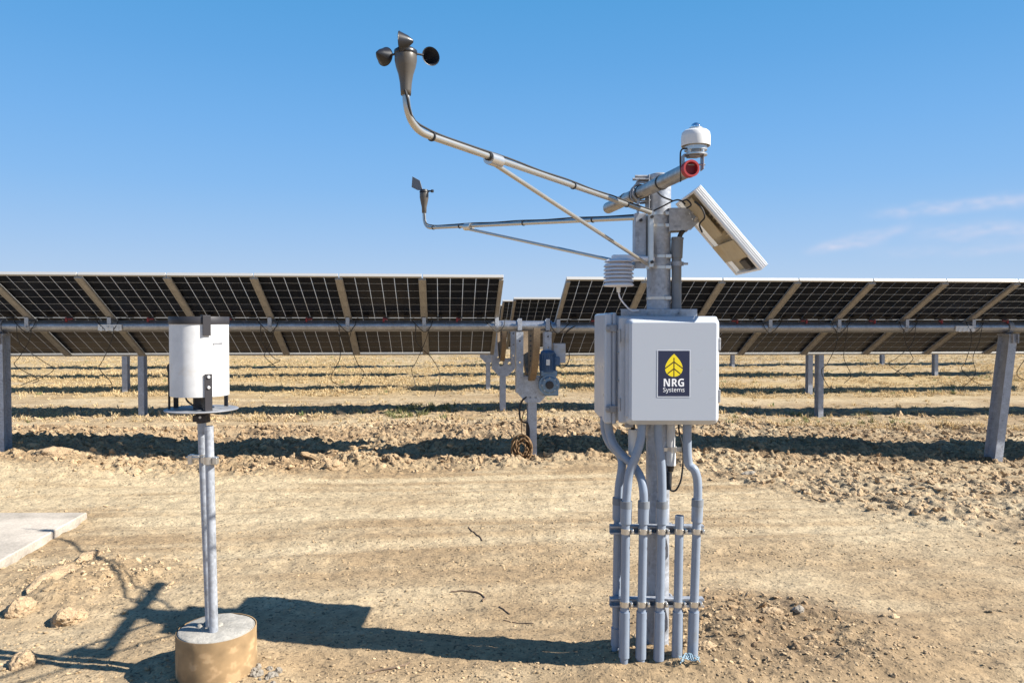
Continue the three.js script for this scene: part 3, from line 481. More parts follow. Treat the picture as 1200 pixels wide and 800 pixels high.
{
  const b1 = at(762, 249, 3.50), e1 = at(478, 153, 1.99); e1.y = b1.y;
    const u1 = at(475.5, 106, 1.99);
  boomThing('long bright boom with the cup anemometer, rising to upper left', b1, V(at(477, 153, 1.985).x, b1.y, -1.985), u1, 0.0100, 0.764, at(758, 309, 3.48), M.alu);
  const a = thing('cup_anemometer', 'three cup anemometer with dark cups on the long upper boom', 'anemometer', [u1.x, u1.y, u1.z]);
  const hh = at(475.5, 60.5, 1.985).y - u1.y;
  part(a, 'body', lathe([[0, -0.012], [0.0135, -0.012], [0.0145, 0.0], [0.016, 0.02], [0.020, 0.042], [0.0265, 0.062], [0.0295, 0.078], [0.0295, hh - 0.008], [0.027, hh - 0.004], [0, hh - 0.002]], 36), M.sensorBody);
  const rot = part(a, 'rotor_hub', lathe([[0, hh + 0.016], [0.012, hh + 0.015], [0.022, hh + 0.010], [0.0305, hh + 0.004], [0.0305, hh - 0.006], [0.026, hh - 0.008]], 36), M.cupBlack);
  for (const [deg, tilt] of [[268, 0], [30, 0], [150, 0]]) {
    const t = deg * Math.PI / 180, R = 0.072, c = V(R * Math.cos(t), hh + 0.002, -R * Math.sin(t)), tan = V(Math.sin(t), 0, Math.cos(t));
    const cup = lathe([[0.0235, 0.0], [0.0255, 0.0], [0.0255, 0.002], [0.0145, -0.020], [0.004, -0.033], [0, -0.034]].map(([x, y]) => [x, y]), 28);
    const inner = lathe([[0.0235, 0.0], [0.013, -0.019], [0.003, -0.031], [0, -0.0315]], 28);
    const q = new THREE.Quaternion().setFromUnitVectors(UP, tan), off = tan.clone().multiplyScalar(0.001);
    for (const s of [cup, inner]) { s.applyQuaternion(q); s.translate(c.x + off.x, c.y + off.y, c.z + off.z); }
    const o = part(a, 'cup', [cup, inner], M.cupBlack);
    part(o, 'cup_arm', cyl(V(0.024 * Math.cos(t), hh + 0.002, -0.024 * Math.sin(t)), V(0.05 * Math.cos(t), hh + 0.002, -0.05 * Math.sin(t)), 0.003, 0.003, 8), M.cupBlack);
  }
  const b2 = at(748, 255, 3.55), u2 = at(497, 243, 5.0), e2 = at(497, 267, 5.0);
  boomThing('thin dark boom with the wind vane, reaching left below the long boom', b2, e2, u2, 0.0115, 0.735, at(746, 311, 3.54), M.alu);
  const v = thing('wind_vane', 'small dark wind vane with a flat tail on the lower boom', 'wind vane', [u2.x, u2.y, u2.z]);
  part(v, 'body', lathe([[0, -0.03], [0.0125, -0.03], [0.0135, 0.0], [0.020, 0.03], [0.0245, 0.055], [0.0245, 0.078], [0.022, 0.082], [0, 0.083]], 28), M.sensorBody);
  const head = part(v, 'vane_head', [cyl(V(0, 0.083, 0), V(0, 0.098, 0), 0.027, 0.020, 20), cyl(V(-0.02, 0.092, 0), V(0.05, 0.086, 0.02), 0.0045, 0.0045, 8), cyl(V(0.042, 0.087, 0.017), V(0.052, 0.086, 0.021), 0.0085, 0.0085, 12)], M.black);
  const tail = extrude([[-0.012, 0.0], [-0.030, 0.055], [-0.075, 0.080], [-0.080, 0.022], [-0.045, 0.004]], 0.003, [], 0.0005); tail.rotateY(-0.35); tail.translate(0.004, 0.094, 0.0);
  part(v, 'tail_fin', tail, M.finGrey); v.scale.setScalar(1.22);
}
// temperature shield
{
  const c = at(725, 335, 3.50), g = thing('temperature_shield', 'white ribbed temperature shield hanging beside the mast bracket', 'sensor shield', [c.x, c.y, c.z]);
  const R = 0.072; let y = 0.012;
  for (let i = 0; i < 6; i++) { part(g, 'shield_plate', lathe([[0.03, y + 0.004], [R - 0.010, y + 0.004], [R, y - 0.008], [R - 0.002, y - 0.010], [R - 0.013, y + 0.001], [0.03, y + 0.001]], 40), M.shieldWhite); y += 0.0176; }
  part(g, 'shield_top', lathe([[0, y + 0.008], [R - 0.016, y + 0.006], [R - 0.004, y - 0.004], [R - 0.006, y - 0.006], [0, y - 0.001]], 40), M.shieldWhite);
  part(g, 'core', cyl(V(0, 0.004, 0), V(0, y, 0), 0.036, 0.036, 20), M.shieldWhite);
  part(g, 'base_ring', lathe([[0, -0.002], [R - 0.006, -0.002], [R + 0.001, 0.002], [R - 0.006, 0.006], [0, 0.006]], 40), M.shieldWhite);
  part(g, 'probe_fitting', cyl(V(0, -0.03, 0), V(0, 0, 0), 0.0085, 0.0105, 14), M.white);
  part(g, 'arm', [box(0.11, 0.026, 0.05, 0.025, y + 0.016, -0.01, 0.004), cyl(V(0.07, y + 0.012, -0.01), V(0.17, y + 0.012, -0.02), 0.013, 0.013, 14)], M.shieldWhite);
  part(g, 'probe_cable', tube([V(0, -0.028, 0), V(0.006, -0.055, 0.005), V(0.03, -0.09, 0.01), V(0.06, -0.115, 0.0), V(0.10, -0.115, -0.03)], 0.0038, 30, 7), M.shieldWhite);
}
// the two enclosures
{
  const c = at(784.5, 434, 3.40), W = 0.460, Hh = 0.50, g = thing('front_enclosure', 'large pale grey enclosure facing the camera with a dark logo label', 'enclosure', [c.x, c.y, -3.46]);
  const zf = 0.075;                                               // door face, local
  part(g, 'body', box(W - 0.05, Hh - 0.05, 0.135, 0.004, 0, -0.01, 0.014), M.enclosure);
  part(g, 'flange', box(W, Hh, 0.022, 0.003, 0, 0.008, 0.010), M.enclosure);
  const door = part(g, 'door', box(W - 0.006, Hh - 0.006, 0.02, 0.003, 0.0, 0.023, 0.009), M.enclosure);
  const fx = 0.018, fw = 0.386, fh = 0.448;              // raised panel of the door
  const s = new THREE.Shape(), rr_ = 0.008; s.moveTo(-fw / 2 + rr_, -fh / 2); s.lineTo(fw / 2 - rr_, -fh / 2); s.quadraticCurveTo(fw / 2, -fh / 2, fw / 2, -fh / 2 + rr_); s.lineTo(fw / 2, fh / 2 - rr_); s.quadraticCurveTo(fw / 2, fh / 2, fw / 2 - rr_, fh / 2); s.lineTo(-fw / 2 + rr_, fh / 2); s.quadraticCurveTo(-fw / 2, fh / 2, -fw / 2, fh / 2 - rr_); s.lineTo(-fw / 2, -fh / 2 + rr_); s.quadraticCurveTo(-fw / 2, -fh / 2, -fw / 2 + rr_, -fh / 2);
  part(g, 'door_panel', new THREE.ExtrudeGeometry(s, { depth: 0.004, bevelEnabled: true, bevelSize: 0.026, bevelThickness: 0.05, bevelSegments: 1, curveSegments: 6 }).translate(fx, -0.004, 0.025), M.enclosureLid);
  for (const y of [-0.17, -0.05, 0.08, 0.18]) part(g, 'screw', cyl(V(-W / 2 + 0.004, y, 0.012), V(-W / 2 - 0.003, y, 0.012), 0.005, 0.005, 8), M.zincDull);
  for (const y of [-0.16, 0.16]) part(g, 'hinge', cyl(V(-W / 2 + 0.004, y - 0.03, 0.034), V(-W / 2 + 0.004, y + 0.03, 0.034), 0.006, 0.006, 10), M.zincDull);
  for (const y of [-0.12, 0.12]) part(g, 'latch', box(0.02, 0.06, 0.03, W / 2 + 0.002, y, 0.03, 0.004), M.zincDull);
  // label with the printed logo
  const lw = 0.152, lh = 0.216, cv = document.createElement('canvas'); cv.width = 720; cv.height = 1024;
  const k = cv.getContext('2d'); k.fillStyle = '#d9dde6'; k.fillRect(0, 0, 720, 1024); k.fillStyle = '#232a47'; k.fillRect(16, 16, 688, 992);
  k.fillStyle = '#fbe122'; k.beginPath(); k.moveTo(362, 84); k.bezierCurveTo(470, 180, 552, 300, 552, 402); k.bezierCurveTo(552, 510, 470, 580, 362, 582); k.bezierCurveTo(254, 580, 172, 510, 172, 402); k.bezierCurveTo(172, 300, 254, 180, 362, 84); k.fill();
  k.strokeStyle = '#3a2c14'; k.lineWidth = 24; k.lineCap = 'butt'; const ln = (a, b, c, d) => { k.beginPath(); k.moveTo(a, b); k.lineTo(c, d); k.stroke(); };
  ln(362, 170, 362, 584); ln(362, 258, 168, 405); ln(362, 258, 556, 405); ln(362, 405, 222, 520); ln(362, 405, 502, 520);
  k.fillStyle = '#ffffff'; k.textAlign = 'center'; k.textBaseline = 'alphabetic'; k.font = 'bold 228px sans-serif'; 
  const fit = (txt, y, width, font) => { k.font = font; const w = k.measureText(txt).width; k.save(); k.translate(362, y); k.scale(width / w, 1); k.fillText(txt, 0, 0); k.restore(); };
  fit('NRG', 792, 478, 'bold 236px sans-serif'); fit('Systems', 910, 478, '132px sans-serif');
  const lt = new THREE.CanvasTexture(cv); lt.colorSpace = THREE.SRGBColorSpace;
  const lp = at(789.5, 437.5, 3.46 - zf), lab = new THREE.Mesh(new THREE.BoxGeometry(lw, lh, 0.001), new THREE.MeshStandardMaterial({ map: lt, roughness: 0.45 })); cast(lab, 'logo_label');
  lab.position.set(lp.x - c.x, lp.y - c.y, 0.0797); g.add(lab);
  lab.userData.label = 'dark blue label with a yellow leaf and white lettering';

  const g2 = thing('side_enclosure', 'grey enclosure turned to the left, behind the front one on the mast', 'enclosure', [0.56, 1.42, -3.775]);
  const b2 = at(709, 366, 3.54), l2 = at(712, 497, 3.54), H2 = b2.y - l2.y, D2 = 0.45;
  g2.position.set(0.55, (b2.y + l2.y) / 2, -3.53 - D2 / 2);
  const lx = b2.x - g2.position.x;                                 // lid plane, local
  part(g2, 'body', box(0.155, H2 - 0.03, D2 - 0.03, lx + 0.10, 0, 0, 0.012), M.enclosure);
  part(g2, 'flange', box(0.02, H2, D2, lx + 0.045, 0, 0, 0.008), M.enclosure);
  part(g2, 'lid', box(0.038, H2 - 0.005, D2 - 0.005, lx + 0.017, 0, 0, 0.012), M.enclosureLid);
  for (const y of [-H2 * 0.36, H2 * 0.36]) part(g2, 'latch', [box(0.05, 0.034, 0.012, lx + 0.03, y, D2 / 2 + 0.004, 0.003), box(0.02, 0.02, 0.02, lx + 0.012, y, D2 / 2 + 0.008, 0.003)], M.zincDull);
  part(g2, 'mounting_foot', [box(0.04, 0.02, 0.03, lx + 0.14, H2 / 2 + 0.0, D2 / 2 - 0.03, 0.003), box(0.04, 0.03, 0.03, lx + 0.12, -H2 / 2 - 0.002, D2 / 2 - 0.03, 0.003)], M.zincDull);
}
// mounting channel behind the enclosures
{
  const a = at(727, 367, 3.56), b = at(816, 367, 3.56), g = thing('mounting_channel', 'short galvanized channel behind the enclosure tops, across the mast', 'channel', [(a.x + b.x) / 2, a.y, a.z]);
  const L = b.x - a.x;
  part(g, 'channel', [box(L, 0.041, 0.004, 0, 0, 0.02), box(L, 0.004, 0.036, 0, 0.0185, 0), box(L, 0.004, 0.036, 0, -0.0185, 0)], M.zinc);
  for (const x of [-L / 2 + 0.02, -0.05, 0.1]) part(g, 'bolt', cyl(V(x, 0, 0.022), V(x, 0, 0.034), 0.009, 0.009, 6), M.zincDull);
}
// riser conduit beside the pole, above the enclosure
{
  const a = at(793, 372, 3.58), b = at(793, 290, 3.58), t = at(794, 281, 3.58), g = thing('riser_conduit', 'grey plastic conduit rising beside the mast above the enclosure', 'conduit', [a.x, a.y, a.z]);
  wpart(g, 'pipe', cyl(V(a.x, a.y - 0.1, a.z), b, 0.0235, 0.0235, 22), M.pvcDark);
  wpart(g, 'top_fitting', [pipe(b.clone().add(V(0, -0.05, 0)), t.clone().add(V(0, 0.012, 0)), 0.0285, 0.005, 22), box(0.052, 0.012, 0.052, t.x, t.y + 0.004, t.z, 0.004)], M.pvcDark);
  const s = at(793, 309, 3.58); wpart(g, 'pipe_strap', [band(s, UP, 0.0238, 0.022, 0.003), box(0.13, 0.02, 0.004, s.x - 0.03, s.y, s.z - 0.0), cyl(V(s.x + 0.03, s.y, s.z), V(s.x + 0.055, s.y, s.z), 0.006, 0.006, 6)], M.zinc);
  wpart(g, 'cable', tube([at(801, 270, 3.55), at(798, 274, 3.56), at(796, 280, 3.57), at(795, 290, 3.58)], 0.012, 20, 8), M.black);
}
// horizontal strut channels and conduits below the enclosures
const CZ = 3.46;
for (const [v, label] of [[619.5, 'upper horizontal strut channel behind the conduits on the mast'], [704.5, 'lower horizontal strut channel behind the conduits on the mast']]) {
  const a = at(714.5, v, 3.53), b = at(824, v, 3.53), L = b.x - a.x, g = thing('strut_channel', label, 'strut channel', [(a.x + b.x) / 2, a.y, -3.525]);
  part(g, 'channel', [box(L, 0.041, 0.003, 0, 0, -0.019), box(L, 0.003, 0.041, 0, 0.019, 0), box(L, 0.003, 0.041, 0, -0.019, 0), box(L, 0.010, 0.003, 0, 0.0155, 0.019), box(L, 0.010, 0.003, 0, -0.0155, 0.019)], M.zinc);
  part(g, 'pole_strap', tube([V(MX - g.position.x - 0.063, 0, -0.02), V(MX - g.position.x - 0.063, 0, -0.1), V(MX - g.position.x, 0, -0.152), V(MX - g.position.x + 0.063, 0, -0.1), V(MX - g.position.x + 0.063, 0, -0.02)], 0.006, 30, 8), M.zinc);
}
function conduit(label, low, joint, upper, opts = {}) {
  // low: [u, v] at the ground, joint: [u, v] of the coupling, upper: bend points [u, v, Z] above it
  const Z = opts.Z ?? CZ, b = at(low[0], low[1], Z), j = at(joint[0], joint[1], Z), g = thing('conduit', label, 'conduit', [b.x, b.y, b.z], 'grey conduits below the enclosures'), r = opts.r ?? 0.0205;
  const dirn = j.clone().sub(b).normalize(), on_ = (v) => { const y = at(low[0], v, Z).y; return b.clone().addScaledVector(dirn, (y - b.y) / dirn.y); };
  b.addScaledVector(dirn, -0.08);
  wpart(g, 'pipe', upper ? cyl(b, j, r, r, 22) : pipe(b, j, r, 0.004, 22), M.pvc);
  const bell = on_(opts.bell ?? 716);
  wpart(g, 'lower_sleeve', cyl(b.clone().addScaledVector(dirn, 0.09), bell, r + 0.0055, r + 0.0045, 22), M.pvc);
  if (upper) {
    const pts = [j.clone(), ...upper.map(([u, v, zz]) => at(u, v, zz ?? Z))];
    wpart(g, 'bend', tube(pts, opts.bendR ?? r, 60, 18), M.pvc);
    const k0 = j.clone().addScaledVector(dirn, -0.012), k1 = j.clone().addScaledVector(dirn, 0.022);
    wpart(g, 'coupling', [cyl(j.clone().addScaledVector(dirn, -0.085), k0, r + 0.006, r + 0.0065, 22)], M.pvc);
    wpart(g, 'coupling_nut', cyl(k0, k1, r + 0.008, r + 0.007, 10), M.pvcDark);
  }
  if (!opts.noStraps) for (const v of [622, 707]) { const c = on_(v), rs = v > 700 ? r + 0.0005 : r; wpart(g, 'pipe_strap', [band(c, dirn, rs, 0.026, 0.003), box(0.012, 0.022, 0.03, c.x + rs + 0.008, c.y, c.z + 0.006, 0.003), cyl(V(c.x + rs + 0.008, c.y, c.z + 0.02), V(c.x + rs + 0.008, c.y, c.z + 0.032), 0.006, 0.006, 6)], M.alu); }
  return g;
}
conduit('leftmost conduit, behind the strut channels, bending left to the side enclosure', [722, 758], [724.5, 588], [[725.5, 570, 3.57], [729, 545, 3.57], [727, 534, 3.59], [715, 520, 3.63], [709, 505, 3.65], [708, 488, 3.65]], { Z: 3.57, noStraps: true, bell: 735 });
conduit('front conduit, first from the left, bending right into the front enclosure', [731.5, 772], [734, 592], [[735, 575], [737.5, 556, 3.46], [746, 532, 3.45], [751, 514, 3.45], [752.5, 494, 3.46]]);
conduit('front conduit, second from the left, crossing behind to the side enclosure', [751, 773], [754.5, 592], [[754, 575], [751, 560, 3.48], [742, 545, 3.52], [729, 533, 3.56], [719, 520, 3.58], [714, 505, 3.60], [712, 488, 3.60]]);
conduit('front conduit, third from the left, standing before the pole', [772, 775], [776, 592], [[776, 572], [775, 545, 3.46], [772, 520, 3.46], [771, 494, 3.46]]);
conduit('short open topped conduit stub, fourth from the left at the front', [793.5, 774], [796.5, 604], null);
conduit('rightmost conduit, bending left to the grey pipe under the enclosure', [811.5, 772], [817.5, 590], [[818, 575], [817, 560], [813.5, 550, 3.46], [808, 545, 3.47], [806, 535, 3.47], [805.5, 494, 3.47]]);
{
  const a = at(786, 494, 3.57), b = at(786, 545, 3.57), g = thing('pipe_stub', 'short pale pipe stub with strap and black cable under the enclosure', 'pipe', [b.x, b.y, b.z]);
  wpart(g, 'pipe', [cyl(b, a, 0.0215, 0.0215, 20), cyl(b.clone().add(V(0, 0.0, 0)), b.clone().add(V(0, 0.07, 0)), 0.025, 0.0245, 20)], M.white);
  const s = at(787, 526, 3.57); wpart(g, 'pipe_strap', [band(s, UP, 0.0225, 0.026, 0.003), box(0.10, 0.02, 0.004, s.x + 0.01, s.y, s.z + 0.012)], M.alu);
  wpart(g, 'cable_gland', [cyl(b.clone().add(V(0, -0.03, 0)), b, 0.014, 0.02, 12), cyl(at(784, 574, 3.55), at(784.5, 553, 3.57), 0.012, 0.014, 10)], M.black);
  wpart(g, 'black_cable', tube([at(784, 568, 3.55), at(786, 574, 3.55), at(791, 575, 3.54), at(797, 566, 3.53), at(800, 550, 3.53), at(800.5, 528, 3.54), at(796, 505, 3.55), at(795, 490, 3.56)], 0.0045, 50, 7), M.rubber);
  const c = at(742, 503, 3.60), d = at(742, 533, 3.60), h = thing('surge_arrester', 'small white cylinder hung under the enclosures behind the crossing conduits', 'fitting', [d.x, d.y, d.z]);
  wpart(h, 'body', [cyl(d, c, 0.024, 0.024, 20)], M.white); wpart(h, 'stem', cyl(c, c.clone().add(V(0, 0.05, 0)), 0.010, 0.010, 10), M.black);
}
// tangle of pale blue cable at the foot
{
  const p = footAt(804, 770); p.z = -3.40; p.y = groundY(p.x, p.z);
  const g = thing('cable_tangle', 'tangle of pale blue cable on the soil between the right conduits', 'cable', [p.x, p.y, p.z]);
  for (let i = 0; i < 4; i++) { const pts = []; for (let k = 0; k < 6; k++) pts.push(V(lerp(-0.04, 0.045, k / 5) + rr(-0.012, 0.012), 0.012 + 0.03 * Math.sin(k * 1.3 + i) ** 2 + rr(0, 0.012), rr(-0.015, 0.03))); part(g, 'cable', tube(pts, 0.0022, 40, 6), M.wireBlue); }
}

// ------------------------------------------------------------------ rain gauge on its footing
const GZ = 3.40;
{
  const c = at(234, 463, GZ), t = at(234, 371, GZ), hgt = t.y - c.y, R = 0.127;
  const g = thing('rain_gauge', 'white cylindrical rain gauge with black rim on a round plate', 'rain gauge', [c.x, c.y, c.z]);
  part(g, 'cylinder', lathe([[R - 0.004, hgt - 0.03], [R - 0.004, 0.002], [R - 0.002, 0], [R, 0.002], [R, hgt - 0.028]], 64), M.white);
  part(g, 'black_rim', lathe([[R - 0.02, hgt - 0.06], [R - 0.006, hgt], [R + 0.003, hgt], [R + 0.003, hgt - 0.034], [R - 0.002, hgt - 0.034]], 64), M.blackMetal);
  part(g, 'funnel', lathe([[0.006, hgt - 0.16], [0.012, hgt - 0.15], [R - 0.008, hgt - 0.035]], 48), M.blackMetal);
  const ang = (u) => { const s = (at(u, 400, GZ - R).x - c.x) / R; return Math.asin(Math.max(-0.94, Math.min(0.94, s))); };
  const curved = (a, y0, y1, wd, th, off) => { const q = box(wd, y1 - y0, th, 0, (y0 + y1) / 2, R + off, 0.001); return q.rotateY(a); };
  part(g, 'rim_strap', [curved(ang(239), hgt - 0.085, hgt + 0.004, 0.034, 0.004, 0.007), box(0.034, 0.004, 0.05, 0, hgt + 0.004, R - 0.02, 0.001).rotateY(ang(239))], M.blackMetal);
  part(g, 'level_mark', curved(1.05, hgt * 0.655, hgt * 0.655 + 0.008, 0.05, 0.001, 0.0022), M.zincDull);
  const bottom = at(236, 478.5, GZ).y - c.y;
  const br = part(g, 'bracket', [curved(ang(240), bottom, 0.105, 0.032, 0.005, 0.005), box(0.032, 0.005, 0.06, 0, bottom + 0.003, R - 0.02, 0.001).rotateY(ang(240))], M.blackMetal);
  for (const y of [0.092, 0.045]) part(br, 'bolt', cyl(V(0, y, R + 0.007), V(0, y, R + 0.014), 0.0075, 0.006, 10).rotateY(ang(240)), M.white);
  part(g, 'bracket', [box(0.03, -bottom + 0.10, 0.005, 0, (bottom + 0.10) / 2, R + 0.005, 0.001).rotateY(Math.PI - 0.65), box(0.03, -bottom + 0.10, 0.005, 0, (bottom + 0.10) / 2, R + 0.005, 0.001).rotateY(Math.PI + 1.3)], M.blackMetal);
  part(g, 'side_rod', [tube([V(-R - 0.006, bottom, 0.02), V(-R - 0.006, 0.10, 0.02), V(-R - 0.010, 0.135, 0.02), V(-R + 0.004, 0.148, 0.02)], 0.0055, 24, 8)], M.black);
  const px = at(236, 479, GZ).x - c.x;
  part(g, 'base_plate', lathe([[0, bottom], [0.158, bottom], [0.161, bottom - 0.003], [0.158, bottom - 0.007], [0, bottom - 0.007]], 64).translate(px, 0, 0), M.zincDull);
  part(g, 'drain_cable', tube([V(-0.03, 0.01, 0.09), V(-0.015, -0.015, 0.10), V(0.01, -0.035, 0.10), V(0.03, -0.05, 0.09), V(0.05, bottom + 0.004, 0.08)], 0.004, 20, 6), M.rubber);
  part(g, 'mechanism', [cyl(V(0, bottom, 0), V(0, 0.03, 0), 0.03, 0.03, 16), box(0.03, 0.05, 0.03, 0.02, -0.01, 0.06)], M.black);
  const top = at(236, 491, GZ), foot = at(245.5, 727, GZ), dir = foot.clone().sub(top).normalize(), PR = 0.0195, side = V(0.042, 0, 0.062);
  const p = thing('gauge_post', 'twin galvanized pipes clamped together as the post of the rain gauge', 'post', [foot.x, foot.y, foot.z]);
  wpart(p, 'pipe', cyl(foot.clone().addScaledVector(dir, 0.05), top.clone().addScaledVector(dir, -0.01), PR, PR, 28), M.zinc);
  wpart(p, 'pipe', pipe(foot.clone().addScaledVector(dir, 0.05).add(side), at(244.5, 499, GZ - 0.06), PR, 0.004, 28), M.zinc);
  const ct = at(237, 484, GZ), cb = at(238, 495, GZ); wpart(p, 'collar', [cyl(cb, ct, 0.030, 0.032, 20), box(0.06, 0.03, 0.02, (ct.x + cb.x) / 2 - 0.004, (ct.y + cb.y) / 2, ct.z + 0.026, 0.003)], M.blackMetal);
  wpart(p, 'screw', cyl(at(234, 489, GZ - 0.036), at(234, 489, GZ - 0.046), 0.006, 0.006, 8), M.white);
  const k = at(240.5, 536, GZ), pa = at(240, 540, GZ);
  const k2 = k.clone().add(side);
  wpart(p, 'pipe_clamp', [band(k, dir, PR + 0.0005, 0.034, 0.005), band(k2, dir, PR + 0.0015, 0.034, 0.005), box(0.05, 0.022, 0.02, k.x - 0.045, k.y + 0.004, k.z + 0.012, 0.003), box(0.02, 0.045, 0.03, k.x - 0.062, k.y - 0.006, k.z + 0.012, 0.003), box(0.022, 0.034, 0.03, k2.x + 0.034, k2.y, k2.z + 0.012, 0.004), box(0.02, 0.03, 0.06, k.x + 0.012, k.y, k.z + 0.03, 0.003), cyl(V(k.x - 0.08, k.y + 0.004, k.z + 0.02), V(k.x - 0.02, k.y + 0.004, k.z + 0.02), 0.005, 0.005, 8)], M.alu);
  const ft = at(253.5, 734, GZ), f = thing('concrete_footing', 'round concrete footing in a brown tube form under the gauge post', 'footing', [ft.x, -0.05, ft.z]);
  const FR = 0.176, fh = ft.y + 0.05;
  const tp = []; for (let i = 0; i <= 10; i++) tp.push([(1 - i / 10) * (FR - 0.006), 0]);
  const topG = lathe([[0, fh + 0.005], [0.06, fh + 0.004], [0.13, fh + 0.001], [FR - 0.014, fh - 0.003], [FR - 0.005, fh - 0.010], [FR - 0.005, 0]], 72);
  { const q = topG.attributes.position; for (let i = 0; i < q.count; i++) if (q.getY(i) > fh - 0.008) q.setY(i, q.getY(i) + 0.004 * vnoise(q.getX(i) * 26, q.getZ(i) * 26)); topG.computeVertexNormals(); }
  part(f, 'concrete_core', topG, M.concrete);
  const form = lathe([[FR - 0.004, fh - 0.006], [FR, fh - 0.005], [FR, fh - 0.05], [FR + 0.001, 0.15], [FR, 0]], 72);
  part(f, 'tube_form', form, M.cardboard);
  const fo = []; for (let i = 0; i < 7; i++) fo.push(new THREE.IcosahedronGeometry(rr(0.010, 0.02), 1).translate(foot.x - f.position.x + 0.042 * Math.cos(i), fh + 0.002, foot.z - f.position.z + 0.04 * Math.sin(i)));
  part(f, 'mortar_collar', fo, M.concrete);
}

// ------------------------------------------------------------------ lumps, stones, twigs
function rock(sx, sy, sz, rough = 0.3, detail = 4, off = 0) {
  const g = new THREE.IcosahedronGeometry(1, detail), p = g.attributes.position, v = V(0, 0, 0);
  for (let i = 0; i < p.count; i++) { v.fromBufferAttribute(p, i); const n = fbm(v.x * 1.3 + off * 7.7 + v.z * 0.7, v.y * 1.3 + v.z * 1.1 + off * 3.1, 4) * 1.3 + 0.35 * fbm(v.x * 4 + off, v.y * 4 - v.z * 4, 3); const k = 1 + rough * n; p.setXYZ(i, v.x * sx * k, v.y * sy * k, v.z * sz * k); }
  g.computeVertexNormals(); return g;
}
const lumpList = [
  ['soil_lump', 'roundish stone lump nearest the lower left corner of the photo', 'stone', 26, 778, 0.055, 0.05, 0.05, 0, M.soilLump],
  ['soil_lump', 'large dry soil lump in the middle of the dug heap by the slab', 'soil lump', 80, 727, 0.085, 0.06, 0.07, 0.2, M.soilLump],
  ['soil_lump', 'dry soil lump at the left edge of the dug heap', 'soil lump', 24, 716, 0.07, 0.055, 0.06, 0.4, M.soilLump],
  ['soil_lump', 'long pale ridge of packed soil lying across the dug heap', 'soil lump', 62, 680, 0.065, 0.05, 0.24, 0.08, M.soilLump],
  ['soil_lump', 'smooth bar shaped soil lump at the upper end of the packed ridge', 'soil lump', 101, 655, 0.05, 0.042, 0.12, 0.0, M.soilLump],
  ['soil_lump', 'small stone beside the edge of the concrete slab', 'stone', 17, 654, 0.04, 0.03, 0.03, 0, M.stoneGrey],
  ['soil_lump', 'pale chunk of dry soil right of the conduit feet', 'soil lump', 829, 758, 0.045, 0.022, 0.03, 0.3, M.soilLump],
  ['soil_lump', 'flat pale stone farther right of the conduits', 'stone', 936, 716, 0.035, 0.018, 0.025, 0.4, M.stoneGrey],
  ['soil_lump', 'flat shadowed soil clod between mast and pale flat stone', 'soil lump', 906, 717, 0.055, 0.022, 0.03, 0.1, M.soilLump],
  ['soil_lump', 'lone clod on the road edge left of the cable coil', 'soil lump', 391, 548, 0.10, 0.06, 0.07, 0.2, M.soilLump],
  ['soil_lump', 'big soil clod beside the support post at the left edge', 'soil lump', 60, 537, 0.17, 0.075, 0.11, 0.3, M.soilLump],
  ['soil_lump', 'pale stone chunk in the right churned strip near the mast', 'stone', 878, 556, 0.09, 0.035, 0.05, 0.3, M.stoneGrey],
];
lumpList.forEach(([name, label, cat, u, v, a, b, c, turn, m], i) => { const p = footAt(u, v), o = mesh(cat, rock(a * 1.08, b * 1.1, c * 1.08, 0.34, 5, i + 1), m); o.name = numbered(cat.replace(' ', '_')); o.position.set(p.x, p.y + b * 0.12, p.z); o.rotation.y = turn; tag(o, label, cat); scene.add(o); });
{ // broken concrete bits at the footing
  const g = []; const q = footAt(309, 790);
  for (let i = 0; i < 16; i++) { const x = q.x + rr(-0.08, 0.08), z = q.z + rr(-0.06, 0.08), s = rr(0.007, 0.019), o = mesh('concrete_chip', rock(s, s * 0.8, s, 0.5, 2, 30 + i), M.stoneGrey); o.name = numbered('concrete_chip'); o.position.set(x, groundY(x, z) + s * 0.15, z); o.rotation.set(rr(0, 3), rr(0, 3), 0); tag(o, 'small grey concrete chip in the loose pile right of the footing', 'chip', 'concrete chips beside the footing'); scene.add(o); }
}
for (const [label, pts, r] of [
  ['curved dark twig lying out on the open dirt road', [[549, 618], [556, 624], [563, 630], [565, 634]], 0.0045],
  ['hooked dark twig on the dirt above the enclosure shadow', [[528, 694], [545, 693], [560, 695], [568, 701], [565, 705]], 0.005],
  ['straight thin twig below the enclosure shadow', [[429, 790], [445, 786], [462, 783], [480, 777]], 0.005],
  ['short bent twig right of the hooked twig', [[585, 711], [592, 716], [597, 720]], 0.004],
  ['thin pale twig beside the conduit foot shadow', [[590, 727], [605, 730], [625, 731]], 0.003]]) {
  const flat = new THREE.CatmullRomCurve3(pts.map(([u, v]) => footAt(u, v))).getPoints(22), p = flat.map((q) => V(q.x, groundY(q.x, q.z) + r * 0.9, q.z)), g = thing('twig', label, 'twig', [p[0].x, p[0].y, p[0].z]);
  wpart(g, 'stem', tube(p, r, 60, 6), M.twig);
}

